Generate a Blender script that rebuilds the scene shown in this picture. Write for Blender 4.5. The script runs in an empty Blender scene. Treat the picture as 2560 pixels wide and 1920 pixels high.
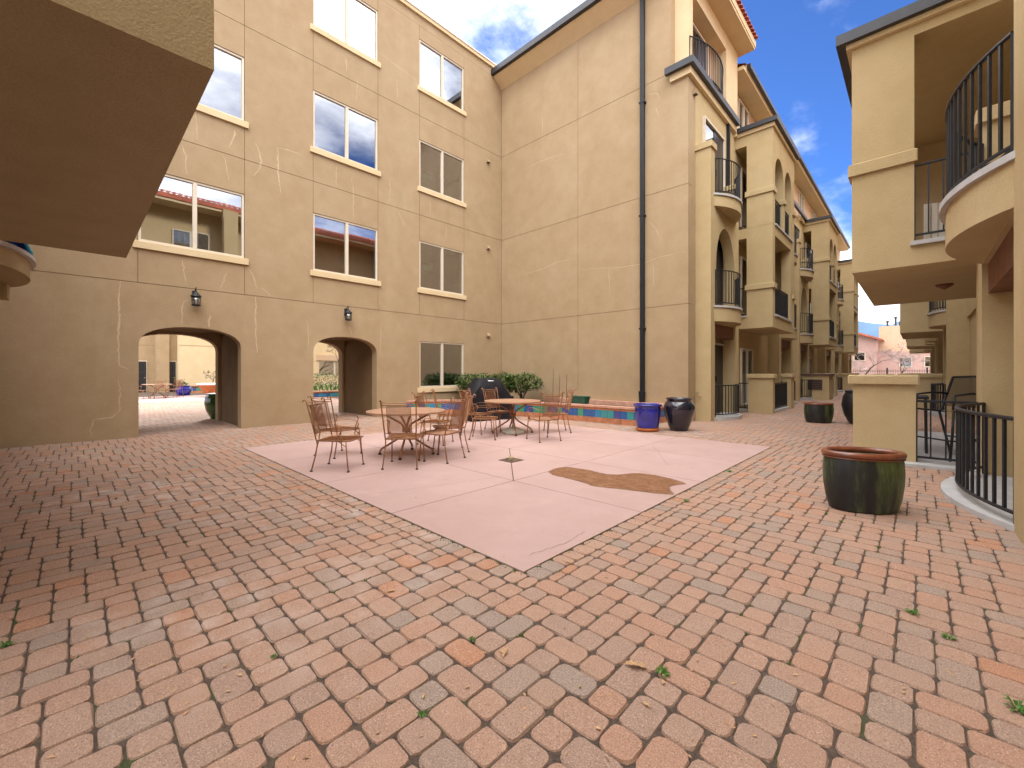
import bpy, math, random
from math import pi, sin, cos, radians, sqrt, hypot
random.seed(7)
sc = bpy.context.scene
COL = sc.collection

# ------------------------------------------------------------------ camera, sky, sun, exposure
CAM_H = 1.35
YAW = radians(43.895)          # optical axis, left of +Y (the alley runs along +Y)
cam_d = bpy.data.cameras.new('camera'); cam = bpy.data.objects.new('camera', cam_d); COL.objects.link(cam)
cam.location = (0, 0, CAM_H); cam.rotation_euler = (pi/2, 0, YAW)
cam_d.sensor_width = 36; cam_d.lens = 1057/2560*36; cam_d.shift_y = -29/2560
cam_d.clip_start = 0.05; cam_d.clip_end = 3000
sc.camera = cam
SUN_V = (-0.80, 0.30, 0.52)
EL = math.atan2(SUN_V[2], hypot(SUN_V[0], SUN_V[1])); AZ = math.atan2(SUN_V[0], SUN_V[1])
w = bpy.data.worlds.new('World'); sc.world = w; w.use_nodes = True
nt = w.node_tree; nt.nodes.clear()
out = nt.nodes.new('ShaderNodeOutputWorld'); bg = nt.nodes.new('ShaderNodeBackground')
sky = nt.nodes.new('ShaderNodeTexSky'); sky.sky_type = 'NISHITA'; sky.sun_disc = False
sky.sun_elevation = EL; sky.sun_rotation = AZ
sky.air_density = 0.4; sky.dust_density = 0.0; sky.ozone_density = 10.0; sky.altitude = 1600
tc = nt.nodes.new('ShaderNodeTexCoord'); sep = nt.nodes.new('ShaderNodeSeparateXYZ')
nt.links.new(tc.outputs['Generated'], sep.inputs[0])
mz = nt.nodes.new('ShaderNodeMath'); mz.operation = 'MAXIMUM'; mz.inputs[1].default_value = 0.0; nt.links.new(sep.outputs[2], mz.inputs[0])
mz2 = nt.nodes.new('ShaderNodeMath'); mz2.operation = 'ADD'; mz2.inputs[1].default_value = 0.22; nt.links.new(mz.outputs[0], mz2.inputs[0])
dv = nt.nodes.new('ShaderNodeVectorMath'); dv.operation = 'DIVIDE'
cmb = nt.nodes.new('ShaderNodeCombineXYZ')
for i in range(3): nt.links.new(mz2.outputs[0], cmb.inputs[i])
nt.links.new(tc.outputs['Generated'], dv.inputs[0]); nt.links.new(cmb.outputs[0], dv.inputs[1])
cn = nt.nodes.new('ShaderNodeTexNoise'); cn.inputs['Scale'].default_value = 1.15; cn.inputs['Detail'].default_value = 9; cn.inputs['Roughness'].default_value = 0.58
mp = nt.nodes.new('ShaderNodeMapping'); mp.inputs['Location'].default_value = (9.5, 21.1, 8.3); mp.inputs['Scale'].default_value = (1.0, 0.8, 1.0)
nt.links.new(dv.outputs[0], mp.inputs[0]); nt.links.new(mp.outputs[0], cn.inputs['Vector'])
# thicker low in the sky, as clouds seen edge-on over the town
low = nt.nodes.new('ShaderNodeMapRange'); low.inputs[1].default_value = 0.0; low.inputs[2].default_value = 0.27; low.inputs[3].default_value = 0.30; low.inputs[4].default_value = 0.0
nt.links.new(sep.outputs[2], low.inputs[0])
ad = nt.nodes.new('ShaderNodeMath'); nt.links.new(cn.outputs['Fac'], ad.inputs[0]); nt.links.new(low.outputs[0], ad.inputs[1])
rp = nt.nodes.new('ShaderNodeMapRange'); rp.interpolation_type = 'SMOOTHSTEP'
rp.inputs[1].default_value = 0.40; rp.inputs[2].default_value = 0.66; rp.inputs[3].default_value = 0.0; rp.inputs[4].default_value = 0.94
nt.links.new(ad.outputs[0], rp.inputs[0])
mixc = nt.nodes.new('ShaderNodeMix'); mixc.data_type = 'RGBA'; 
# cloud luminance falls towards the horizon (overcast-sky law), with some grey relief
cl_e = nt.nodes.new('ShaderNodeMapRange'); cl_e.inputs[1].default_value = 0.0; cl_e.inputs[2].default_value = 0.75; cl_e.inputs[3].default_value = 0.14; cl_e.inputs[4].default_value = 1.0
nt.links.new(sep.outputs[2], cl_e.inputs[0])
cn2 = nt.nodes.new('ShaderNodeTexNoise'); cn2.inputs['Scale'].default_value = 2.6; cn2.inputs['Detail'].default_value = 6; nt.links.new(mp.outputs[0], cn2.inputs['Vector'])
cl_n = nt.nodes.new('ShaderNodeMapRange'); cl_n.inputs[1].default_value = 0.3; cl_n.inputs[2].default_value = 0.7; cl_n.inputs[3].default_value = 0.62; cl_n.inputs[4].default_value = 1.15
nt.links.new(cn2.outputs['Fac'], cl_n.inputs[0])
cl_m = nt.nodes.new('ShaderNodeMath'); cl_m.operation = 'MULTIPLY'; nt.links.new(cl_e.outputs[0], cl_m.inputs[0]); nt.links.new(cl_n.outputs[0], cl_m.inputs[1])
cl_v = nt.nodes.new('ShaderNodeVectorMath'); cl_v.operation = 'SCALE'; cl_v.inputs[0].default_value = (19.8, 19.5, 19.4); nt.links.new(cl_m.outputs[0], cl_v.inputs['Scale'])
nt.links.new(cl_v.outputs[0], mixc.inputs['B'])
nt.links.new(rp.outputs[0], mixc.inputs['Factor']); nt.links.new(sky.outputs[0], mixc.inputs['A'])
bg.inputs['Strength'].default_value = 0.088
nt.links.new(mixc.outputs['Result'], bg.inputs['Color']); nt.links.new(bg.outputs[0], out.inputs[0])
sd = bpy.data.lights.new('sun', 'SUN'); so = bpy.data.objects.new('sun', sd); COL.objects.link(so)
sd.energy = 1.1; sd.angle = radians(11); sd.color = (1.0, 0.95, 0.87)
from mathutils import Vector
so.rotation_euler = Vector(SUN_V).to_track_quat('Z', 'Y').to_euler(); so.location = (0, 0, 40)
vs = sc.view_settings; vs.view_transform = 'Standard'; vs.look = 'None'; vs.gamma = 1; vs.use_curve_mapping = False
vs.exposure = 2.38

# ------------------------------------------------------------------ helpers
class MB:
    def __init__(s): s.v = []; s.f = []
    def add(s, vs_, fs):
        o = len(s.v); s.v += [tuple(p) for p in vs_]; s.f += [tuple(i+o for i in f) for f in fs]; return s
    def box(s, x0, x1, y0, y1, z0, z1):
        if x0 > x1: x0, x1 = x1, x0
        if y0 > y1: y0, y1 = y1, y0
        return s.add([(x0,y0,z0),(x1,y0,z0),(x1,y1,z0),(x0,y1,z0),(x0,y0,z1),(x1,y0,z1),(x1,y1,z1),(x0,y1,z1)],
                     [(0,3,2,1),(4,5,6,7),(0,1,5,4),(1,2,6,5),(2,3,7,6),(3,0,4,7)])
    def bbox(s, x0, x1, y0, y1, z0, z1, b=0.012):
        """box with chamfered vertical and top edges"""
        if x0 > x1: x0, x1 = x1, x0
        if y0 > y1: y0, y1 = y1, y0
        ring = [(x0+b,y0),(x1-b,y0),(x1,y0+b),(x1,y1-b),(x1-b,y1),(x0+b,y1),(x0,y1-b),(x0,y0+b)]
        cx, cy = (x0+x1)/2, (y0+y1)/2
        top = [(x+(b if x < cx else -b)*.9, y+(b if y < cy else -b)*.9) for x, y in ring]
        V = [(x,y,z0) for x,y in ring]+[(x,y,z1-b) for x,y in ring]+[(x,y,z1) for x,y in top]
        F = [tuple(range(7,-1,-1)), tuple(range(16,24))]
        for k in (0, 8):
            for i in range(8): j = (i+1) % 8; F.append((k+i,k+j,k+8+j,k+8+i))
        return s.add(V, F)
    def prism(s, pts, z0, z1):
        n = len(pts)
        V = [(x,y,z0) for x,y in pts]+[(x,y,z1) for x,y in pts]
        F = [tuple(range(n-1,-1,-1)), tuple(range(n,2*n))]+[(i,(i+1)%n,n+(i+1)%n,n+i) for i in range(n)]
        return s.add(V, F)
    def tube(s, path, r, n=6, cap=True, flat=1.0):
        """tube along a 3D path; r number or list; flat squashes the section vertically"""
        P = [Vector(p) for p in path]; m = len(P); R = r if isinstance(r, (list, tuple)) else [r]*m
        V = []; up0 = Vector((0,0,1))
        for i, p in enumerate(P):
            t = (P[min(i+1,m-1)]-P[max(i-1,0)])
            if t.length < 1e-9: t = Vector((0,0,1))
            t.normalize()
            up = up0 if abs(t.z) < 0.95 else Vector((1,0,0))
            a = t.cross(up).normalized(); b = a.cross(t).normalized()
            for k in range(n):
                th = 2*pi*(k+.5)/n
                V.append(p+a*(cos(th)*R[i])+b*(sin(th)*R[i]*flat))
        F = []
        for i in range(m-1):
            for k in range(n):
                k2 = (k+1) % n; F.append((i*n+k,i*n+k2,(i+1)*n+k2,(i+1)*n+k))
        if cap: F += [tuple(range(n-1,-1,-1)), tuple(range((m-1)*n, m*n))]
        return s.add(V, F)
    def lathe(s, prof, cx=0, cy=0, n=32, sx=1, sy=1, rot=0, jit=None):
        V = []; m = len(prof)
        for r, z in prof:
            for k in range(n):
                th = 2*pi*k/n; x, y = r*cos(th)*sx, r*sin(th)*sy
                V.append((cx+x*cos(rot)-y*sin(rot), cy+x*sin(rot)+y*cos(rot), z))
        F = [(i*n+k, i*n+(k+1)%n, (i+1)*n+(k+1)%n, (i+1)*n+k) for i in range(m-1) for k in range(n)]
        if prof[0][0] > 1e-6: F.append(tuple(range(n-1,-1,-1)))
        if prof[-1][0] > 1e-6: F.append(tuple(range((m-1)*n, m*n)))
        return s.add(V, F)
    def xf(s, fn): s.v = [fn(p) for p in s.v]; return s

MAT = {}
def obj(name, mb, mat, parent=None, smooth=False, label=None, cat=None, group=None, kind=None):
    me = mb if isinstance(mb, bpy.types.Mesh) else bpy.data.meshes.new(name)
    if not isinstance(mb, bpy.types.Mesh):
        me.from_pydata([tuple(p) for p in mb.v], [], mb.f)
        if smooth:
            me.polygons.foreach_set('use_smooth', [True]*len(me.polygons))
            if smooth == 'auto':
                try: me.set_sharp_from_angle(angle=radians(35))
                except Exception: pass
        me.materials.append(MAT[mat] if isinstance(mat, str) else mat)
        me.update()
    o = bpy.data.objects.new(name, me); COL.objects.link(o)
    if parent is not None: o.parent = parent
    tag(o, label, cat, group, kind)
    return o
def tag(o, label=None, cat=None, group=None, kind=None):
    if label: o['label'] = label
    if cat: o['category'] = cat
    if group: o['group'] = group
    if kind: o['kind'] = kind
    return o
def thing(name, label, cat, loc=(0,0,0), rz=0, group=None):
    o = bpy.data.objects.new(name, None); COL.objects.link(o); o.location = loc; o.rotation_euler = (0,0,rz); o.empty_display_size = .2
    return tag(o, label, cat, group)
def copy_tree(o, parent=None):
    c = o.copy(); COL.objects.link(c); c.parent = parent
    for ch in list(o.children): copy_tree(ch, c)
    return c

# ------------------------------------------------------------------ materials
def newmat(name):
    m = bpy.data.materials.new(name); m.use_nodes = True; n = m.node_tree
    b = n.nodes['Principled BSDF']; MAT[name] = m; return m, n, b
def N(n, t, **kw):
    x = n.nodes.new(t)
    for k, v in kw.items():
        if k in x.inputs: x.inputs[k].default_value = v
        else: setattr(x, k, v)
    return x
def noise(n, scale, detail=4, rough=.55, vec=None, coord='world', stretch=None, w=None):
    x = N(n, 'ShaderNodeTexNoise', Scale=scale, Detail=detail, Roughness=rough)
    if vec is None:
        if coord == 'world': g = N(n, 'ShaderNodeNewGeometry'); vec = g.outputs['Position']
        else: g = N(n, 'ShaderNodeTexCoord'); vec = g.outputs['Object']
    if stretch:
        mpn = N(n, 'ShaderNodeMapping'); mpn.inputs['Scale'].default_value = stretch; n.links.new(vec, mpn.inputs[0]); vec = mpn.outputs[0]
    n.links.new(vec, x.inputs['Vector']); return x.outputs['Fac']
def ramp(n, fac, stops, mode='LINEAR'):
    r = N(n, 'ShaderNodeValToRGB'); r.color_ramp.interpolation = mode
    e = r.color_ramp.elements
    while len(e) > 1: e.remove(e[-1])
    e[0].position = stops[0][0]; e[0].color = (*stops[0][1], 1)
    for p, c in stops[1:]:
        q = e.new(p); q.color = (*c, 1)
    n.links.new(fac, r.inputs[0]); return r.outputs[0]
def maprange(n, v, a, b, c, d):
    x = N(n, 'ShaderNodeMapRange')
    for i, q in enumerate((a, b, c, d)): x.inputs[i+1].default_value = q
    n.links.new(v, x.inputs[0]); return x.outputs[0]
def mix(n, fac, A, B, mode='MIX'):
    x = N(n, 'ShaderNodeMix', data_type='RGBA', blend_type=mode)
    for key, val in (('Factor', fac), ('A', A), ('B', B)):
        s_ = x.inputs[key] if key == 'Factor' else x.inputs[key]
        if key != 'Factor': s_ = [q for q in x.inputs if q.name == key and q.type == 'RGBA'][0]
        else: s_ = [q for q in x.inputs if q.name == key and q.type == 'VALUE'][0]
        if isinstance(val, (int, float)): s_.default_value = val
        elif isinstance(val, tuple): s_.default_value = (*val, 1) if len(val) == 3 else val
        else: n.links.new(val, s_)
    return [q for q in x.outputs if q.type == 'RGBA'][0]
def bump(n, b, h, strength=.3, dist=.01):
    x = N(n, 'ShaderNodeBump', Strength=strength, Distance=dist); n.links.new(h, x.inputs['Height']); n.links.new(x.outputs[0], b.inputs['Normal'])
def simple(name, col, rough=.6, metal=0, var=.12, scale=6, spec=.5, bmp=0, bs=80, coat=0, coord='world'):
    m, n, b = newmat(name)
    f = noise(n, scale, 5, coord=coord)
    hi = tuple(min(1, c*(1+var)) for c in col); lo = tuple(c*(1-var) for c in col)
    n.links.new(ramp(n, f, [(.3, lo), (.7, hi)]), b.inputs['Base Color'])
    b.inputs['Roughness'].default_value = rough; b.inputs['Metallic'].default_value = metal
    b.inputs['Specular IOR Level'].default_value = spec; b.inputs['Coat Weight'].default_value = coat; b.inputs['Coat Roughness'].default_value = .08
    if bmp: bump(n, b, noise(n, bs, 3, coord=coord), bmp, .01)
    return m
def stucco(name, c1, c2, pale, grain=.28):
    m, n, b = newmat(name)
    big = noise(n, .55, 6, .6); mid = noise(n, 2.3, 6, .62); st = noise(n, 1.2, 4, .6, stretch=(1.3, 1.3, .22))
    col = ramp(n, mid, [(.28, c1), (.72, c2)])
    f1 = maprange(n, big, .5, .8, 0, .5); col = mix(n, f1, col, pale)
    f2 = maprange(n, st, .56, .8, 0, .35); col = mix(n, f2, col, pale)
    fine = noise(n, 75, 3, .7); col = mix(n, maprange(n, fine, .42, .68, 0, .26), col, (c1[0]*.45, c1[1]*.45, c1[2]*.45))
    n.links.new(col, b.inputs['Base Color']); b.inputs['Roughness'].default_value = .92; b.inputs['Specular IOR Level'].default_value = .2
    bump(n, b, noise(n, 70, 5, .7), grain, .016)
stucco('stucco_tan', (.36,.255,.145), (.42,.308,.186), (.485,.38,.25), .4)
stucco('stucco_gold', (.47,.355,.185), (.525,.405,.222), (.575,.46,.275), .45)
stucco('stucco_shell', (.37,.283,.16), (.42,.325,.192), (.47,.375,.24), .7)
stucco('stucco_passage_dark', (.17,.105,.045), (.21,.135,.065), (.24,.16,.09))  # darker than the outer stucco, used inside the passages
stucco('stucco_trim', (.62,.48,.28), (.68,.54,.33), (.72,.60,.42), .15)
stucco('stucco_peach', (.54,.38,.25), (.60,.44,.30), (.64,.5,.37))
stucco('stucco_pink', (.44,.27,.23), (.50,.33,.29), (.52,.37,.33))
simple('crack_patch', (.49,.37,.235), .9, var=.12, scale=9)
simple('joint_dark', (.27,.185,.105), .95, var=.1)  # dark colour of the control joint strips
simple('frame_cream', (.62,.54,.42), .55, var=.06)
simple('frame_white', (.72,.70,.66), .5, var=.05)
simple('metal_dark', (.017,.018,.021), .5, metal=.0, var=.25, scale=14, spec=.35)
simple('metal_gutter', (.03,.031,.036), .42, var=.2, scale=5, spec=.45)
simple('downspout_metal', (.010,.011,.014), .5, var=.25, scale=5, spec=.35)
simple('concrete_pale', (.44,.43,.42), .85, var=.12, scale=5, bmp=.15, bs=120)
simple('concrete_base', (.40,.38,.32), .85, var=.12, scale=9, bmp=.2, bs=120)
simple('beam_wood', (.16,.062,.028), .6, var=.3, scale=7)
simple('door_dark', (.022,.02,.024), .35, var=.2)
simple('drain_dirt', (.17,.11,.08), .95, var=.4, scale=30, bmp=.5, bs=60)
simple('glaze_black', (.012,.012,.013), .4, var=.3)
simple('soil', (.07,.045,.03), 1, var=.4, scale=30, bmp=.8, bs=60)
simple('interior_dark', (.10,.08,.06), .9, var=.2, scale=2)
simple('terracotta', (.43,.175,.085), .75, var=.28, scale=7, bmp=.15, bs=60)
simple('terracotta_cap', (.50,.27,.19), .8, var=.2, scale=6, bmp=.15, bs=60)
simple('bronze', (.30,.14,.065), .45, metal=.2, var=.22, scale=11, coord='obj')
simple('bronze_top', (.42,.235,.148), .42, metal=.15, var=.14, scale=3, coord='obj')
simple('rubber', (.03,.015,.01), .7)
simple('glaze_blue', (.006,.012,.23), .09, var=.35, scale=5, coat=.8)
simple('glaze_orange', (.42,.12,.025), .45, var=.25, scale=8)
simple('glaze_green', (.03,.10,.02), .2, var=.4, scale=5, coat=.4)
simple('plastic_green', (.012,.085,.055), .35, var=.3, scale=6)
simple('glaze_white', (.75,.72,.66), .3, var=.1)
simple('glaze_rim', (.19,.055,.022), .28, var=.3, scale=9, coat=.4)
simple('roof_tile', (.42,.11,.055), .75, var=.3, scale=3)
simple('bark', (.10,.065,.045), .9, var=.3, scale=25, bmp=.4)
simple('twig_pale', (.30,.22,.20), .9, var=.25, scale=9)
simple('hazy_hill', (.10,.17,.26), 1, var=.15, scale=.02)  # blue of distant haze put into the hill colour
simple('louvre', (.10,.055,.04), .6, var=.2)
simple('brass', (.45,.33,.18), .35, metal=.7)
simple('mesh_black', (.012,.012,.013), .6, var=.15)
simple('white_paper', (.75,.75,.75), .6, var=.05)
simple('grass_dry', (.36,.28,.13), .9, var=.3, scale=20)
simple('dead_leaf', (.46,.28,.14), .8, var=.3, scale=30)

def leafmat(name, c1, c2):
    m, n, b = newmat(name)
    oi = noise(n, 9, 3); n.links.new(ramp(n, oi, [(.3, c1), (.7, c2)]), b.inputs['Base Color']); b.inputs['Roughness'].default_value = .5
    b.inputs['Specular IOR Level'].default_value = .35
leafmat('leaf_hedge', (.025,.06,.012), (.10,.17,.03))
leafmat('leaf_weed', (.04,.11,.015), (.10,.21,.03))
leafmat('moss', (.035,.07,.012), (.09,.14,.03))

# glass: partly mirror, the rest shows the dark room or backing panel behind
def glass(name, base, refl, tint):
    m, n, b = newmat(name); n.nodes.remove(b)
    o = n.nodes['Material Output']; g = N(n, 'ShaderNodeBsdfGlossy', Roughness=.004); g.inputs['Color'].default_value = (.92,.95,1,1)
    t = N(n, 'ShaderNodeBsdfTransparent'); t.inputs['Color'].default_value = (*tint, 1)
    lw = N(n, 'ShaderNodeLayerWeight', Blend=.35); f = maprange(n, lw.outputs['Facing'], 0, 1, base, refl)
    ms = N(n, 'ShaderNodeMixShader'); n.links.new(f, ms.inputs[0]); n.links.new(t.outputs[0], ms.inputs[1]); n.links.new(g.outputs[0], ms.inputs[2]); n.links.new(ms.outputs[0], o.inputs[0])
    gw = noise(n, .8, 1); bp = N(n, 'ShaderNodeBump', Strength=.02, Distance=.02); n.links.new(gw, bp.inputs['Height']); n.links.new(bp.outputs[0], g.inputs['Normal'])
glass('glass', .34, .7, (.5,.52,.5))
glass('glass_dim', .10, .5, (.4,.4,.4))
glass('glass_lamp', .15, .5, (.75,.78,.78))
# insect screen: dark, half transparent weave
m, n, b = newmat('screen_mesh'); n.nodes.remove(b); o_ = n.nodes['Material Output']
df = N(n, 'ShaderNodeBsdfDiffuse'); df.inputs[0].default_value = (.02,.02,.022,1); tr = N(n, 'ShaderNodeBsdfTransparent'); ms = N(n, 'ShaderNodeMixShader'); ms.inputs[0].default_value = .62
n.links.new(tr.outputs[0], ms.inputs[1]); n.links.new(df.outputs[0], ms.inputs[2]); n.links.new(ms.outputs[0], o_.inputs[0])

# pavers: value picks the stone's batch colour, world noise gives grain
def pavermat(name, src):
    m, n, b = newmat(name)
    if src == 'attr':
        a = N(n, 'ShaderNodeAttribute', attribute_name='tone'); v = a.outputs['Fac']
    else:
        a = N(n, 'ShaderNodeObjectInfo'); v = a.outputs['Random']
    pal = [(0, (0.383,0.234,0.162)), (.18, (0.405,0.247,0.170)), (.36, (0.369,0.238,0.170)), (.52, (0.347,0.230,0.170)), (.64, (0.333,0.238,0.181)), (.75, (0.405,0.230,0.151)), (.92, (0.423,0.205,0.115)), (.96, (0.302,0.230,0.181))]
    col = ramp(n, v, pal, 'CONSTANT')
    mid = noise(n, 14, 5, .65); col = mix(n, maprange(n, mid, .3, .75, 0, .4), col, mix(n, .5, col, (.16,.11,.09)))
    g1 = noise(n, 170, 2, .7); col = mix(n, maprange(n, g1, .54, .66, 0, .65), col, (.62,.46,.36))
    g2 = noise(n, 140, 2, .7); col = mix(n, maprange(n, g2, .56, .68, 0, .6), col, (.10,.065,.055))
    # lime bloom, a patch of the paving on the left
    geo = N(n, 'ShaderNodeNewGeometry'); big = noise(n, .38, 4, .6); sp = N(n, 'ShaderNodeSeparateXYZ'); n.links.new(geo.outputs['Position'], sp.inputs[0])
    zone = maprange(n, sp.outputs[0], -1.2, -3.2, 0, 1); bl = noise(n, 5, 5, .6)
    f = N(n, 'ShaderNodeMath', operation='MULTIPLY'); n.links.new(maprange(n, big, .47, .62, 0, 1), f.inputs[0]); n.links.new(maprange(n, bl, .45, .72, 0, .45), f.inputs[1])
    f2 = N(n, 'ShaderNodeMath', operation='MULTIPLY'); n.links.new(f.outputs[0], f2.inputs[0]); n.links.new(zone, f2.inputs[1])
    col = mix(n, f2.outputs[0], col, (.62,.55,.50))
    # dark damp/dirt areas
    col = mix(n, maprange(n, noise(n, .9, 4, .6), .55, .8, 0, .22), col, (.20,.125,.10))
    n.links.new(col, b.inputs['Base Color']); b.inputs['Roughness'].default_value = .9; b.inputs['Specular IOR Level'].default_value = .25
    bump(n, b, noise(n, 210, 3, .7), .55, .006)
pavermat('paver', 'obj'); pavermat('paver_attr', 'attr')
m, n, b = newmat('joint_sand')
c = ramp(n, noise(n, 60, 5, .7), [(.3, (.045,.03,.022)), (.7, (.13,.09,.065))])
c = mix(n, maprange(n, noise(n, 3.2, 5, .65), .55, .66, 0, .8), c, (.05,.075,.02))
n.links.new(c, b.inputs['Base Color']); b.inputs['Roughness'].default_value = 1; bump(n, b, noise(n, 120, 3), .8, .01)
# tinted concrete slab
m, n, b = newmat('concrete_pink')
c = ramp(n, noise(n, 1.1, 6, .6), [(.3, (.425,.283,.25)), (.7, (.48,.332,.296))])
c = mix(n, maprange(n, noise(n, 3.4, 6, .7, stretch=(1, .5, 1)), .58, .78, 0, .3), c, (.36,.21,.18))
c = mix(n, maprange(n, noise(n, 24, 4, .7), .62, .8, 0, .35), c, (.30,.19,.16))
c = mix(n, maprange(n, noise(n, 1.9, 5, .6), .60, .8, 0, .35), c, (.62,.43,.38))
c = mix(n, maprange(n, noise(n, .8, 6, .7), .47, .68, 0, .65), c, (.40,.27,.225))
c = mix(n, maprange(n, noise(n, 7, 6, .75, stretch=(.25, 1, 1)), .60, .74, 0, .35), c, (.34,.225,.19))
c = mix(n, maprange(n, noise(n, 70, 3, .6), .70, .76, 0, .8), c, (.12,.08,.07))
c = mix(n, maprange(n, noise(n, 210, 2, .6), .35, .7, 0, .16), c, (.30,.19,.16))
n.links.new(c, b.inputs['Base Color']); b.inputs['Roughness'].default_value = .82; b.inputs['Specular IOR Level'].default_value = .3
bump(n, b, noise(n, 90, 3), .12, .006)
m, n, b = newmat('wet_stain'); STN = (m, n, b)
c = ramp(n, noise(n, 6.5, 8, .72, stretch=(1, 1.5, 1)), [(.3, (.13,.052,.021)), (.5, (.225,.10,.043)), (.75, (.34,.18,.10))])
n.links.new(c, b.inputs['Base Color']); b.inputs['Roughness'].default_value = .55; b.inputs['Specular IOR Level'].default_value = .4
n.links.new(N(n, 'ShaderNodeBsdfTransparent').outputs[0], N(n, 'ShaderNodeMixShader', label='edge').inputs[1])
es = [q for q in n.nodes if q.label == 'edge'][0]; ea = N(n, 'ShaderNodeAttribute', attribute_name='edge')
em = N(n, 'ShaderNodeMath', operation='MULTIPLY_ADD'); em.inputs[1].default_value = 1.3; n.links.new(ea.outputs['Fac'], em.inputs[0]); n.links.new(maprange(n, noise(n, 18, 6, .75), .3, .7, -.7, .1), em.inputs[2])
ec = N(n, 'ShaderNodeClamp'); n.links.new(em.outputs[0], ec.inputs[0]); n.links.new(ec.outputs[0], es.inputs[0]); n.links.new(b.outputs[0], es.inputs[2]); n.links.new(es.outputs[0], n.nodes['Material Output'].inputs[0])
# glazed mosaic tiles: colour by object
m, n, b = newmat('glazed_tile')
oi = N(n, 'ShaderNodeObjectInfo')
c = ramp(n, oi.outputs['Random'], [(0, (.015,.10,.30)), (.25, (.02,.22,.40)), (.5, (.03,.28,.27)), (.72, (.06,.06,.24)), (.85, (.05,.30,.14))], 'CONSTANT')
c = mix(n, maprange(n, noise(n, 16, 5, .7), .4, .7, 0, .6), c, (.10,.12,.20)); n.links.new(c, b.inputs['Base Color']); b.inputs['Roughness'].default_value = .22
# glazed oval planter: dark with green drips
m, n, b = newmat('glaze_drip')
st = noise(n, 5.5, 6, .65, coord='obj', stretch=(1, 1, .16)); st2 = noise(n, 26, 4, .7, coord='obj', stretch=(1, 1, .12))
c = ramp(n, st, [(.38, (.005,.006,.008)), (.48, (.014,.018,.014)), (.57, (.06,.085,.025)), (.72, (.17,.21,.08))])
c = mix(n, maprange(n, st2, .45, .75, 0, .6), c, (.02,.022,.02)); n.links.new(c, b.inputs['Base Color']); b.inputs['Roughness'].default_value = .5; b.inputs['Coat Weight'].default_value = .06
bump(n, b, noise(n, 30, 4, .7, coord='obj', stretch=(1, 1, .2)), .3, .008)
m, n, b = newmat('glaze_dark')
st = noise(n, 5, 5, .6, coord='obj', stretch=(1, 1, .5))
c = ramp(n, st, [(.3, (.006,.045,.05)), (.45, (.012,.012,.022)), (.62, (.02,.012,.022)), (.75, (.01,.05,.04))]); n.links.new(c, b.inputs['Base Color']); b.inputs['Roughness'].default_value = .14; b.inputs['Coat Weight'].default_value = .6; b.inputs['Coat Roughness'].default_value = .1
m, n, b = newmat('cover_cloth')
c = ramp(n, noise(n, 6, 4, coord='obj'), [(.3, (.006,.0055,.008)), (.7, (.012,.011,.015))]); n.links.new(c, b.inputs['Base Color']); b.inputs['Roughness'].default_value = .6; b.inputs['Specular IOR Level'].default_value = .25
bump(n, b, noise(n, 9, 5, .6, coord='obj', stretch=(1, 1, .4)), .5, .03)
def emis(name, col, s):
    m, n, b = newmat(name); b.inputs['Base Color'].default_value = (*col, 1); b.inputs['Emission Color'].default_value = (*col, 1); b.inputs['Emission Strength'].default_value = s
emis('exit_green', (.02,.30,.08), .12)
emis('bulb', (.8,.75,.65), 0.0)

# ------------------------------------------------------------------ ground: paving, slab
FV = (-sin(YAW), cos(YAW)); RV = (cos(YAW), sin(YAW))
def camdep(x, y): return x*FV[0]+y*FV[1], x*RV[0]+y*RV[1]
XA = -11.75; YB = 11.61
SX0, SX1, SY0, SY1 = -8.67, -1.92, 2.11, 8.74
ground = obj('ground', MB().add([(-900,-900,-.09),(900,-900,-.09),(900,1200,-.09),(-900,1200,-.09)], [(0,1,2,3)]), 'concrete_base', kind='structure')
pavement = obj('pavement', MB().add([(-60,-20,-.0085),(3,-20,-.0085),(3,52,-.0085),(-60,52,-.0085)], [(0,1,2,3)]), 'joint_sand', kind='structure')

PA = 0.14
def rounded(hx, hy, r, inset, jit):
    pts = []
    for sx, sy, a0 in ((1,-1,-pi/2),(1,1,0),(-1,1,pi/2),(-1,-1,pi)):
        for k in range(3):
            a = a0+k*pi/4
            pts.append((sx*(hx-r)+cos(a)*(r-inset), sy*(hy-r)+sin(a)*(r-inset)))
    return pts
def stone(hx, hy, rnd, lod):
    """paver shape about its centre, top at z=0"""
    g = .0008+rnd.uniform(0,.0014)
    hx -= g; hy -= g
    if lod:
        i = .004
        V = [(-hx,-hy,-.012),(hx,-hy,-.012),(hx,hy,-.012),(-hx,hy,-.012),(-hx+i,-hy+i,0),(hx-i,-hy+i,0),(hx-i,hy-i,0),(-hx+i,hy-i,0)]
        return V, [(4,5,6,7),(0,1,5,4),(1,2,6,5),(2,3,7,6),(3,0,4,7)]
    r = min(.030*rnd.uniform(.85,1.35), min(hx,hy)*.8)
    o = rounded(hx, hy, r, 0, 0); t = rounded(hx, hy, r, min(.0055, r*.7), 0)
    w = lambda: rnd.uniform(-.0026,.0026)
    V = [(x+w(),y+w(),-.012) for x,y in o]+[(x+w(),y+w(),0) for x,y in t]
    n = 12
    return V, [tuple(range(n,2*n))]+[(k,(k+1)%n,n+(k+1)%n,n+k) for k in range(n)]
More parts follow.
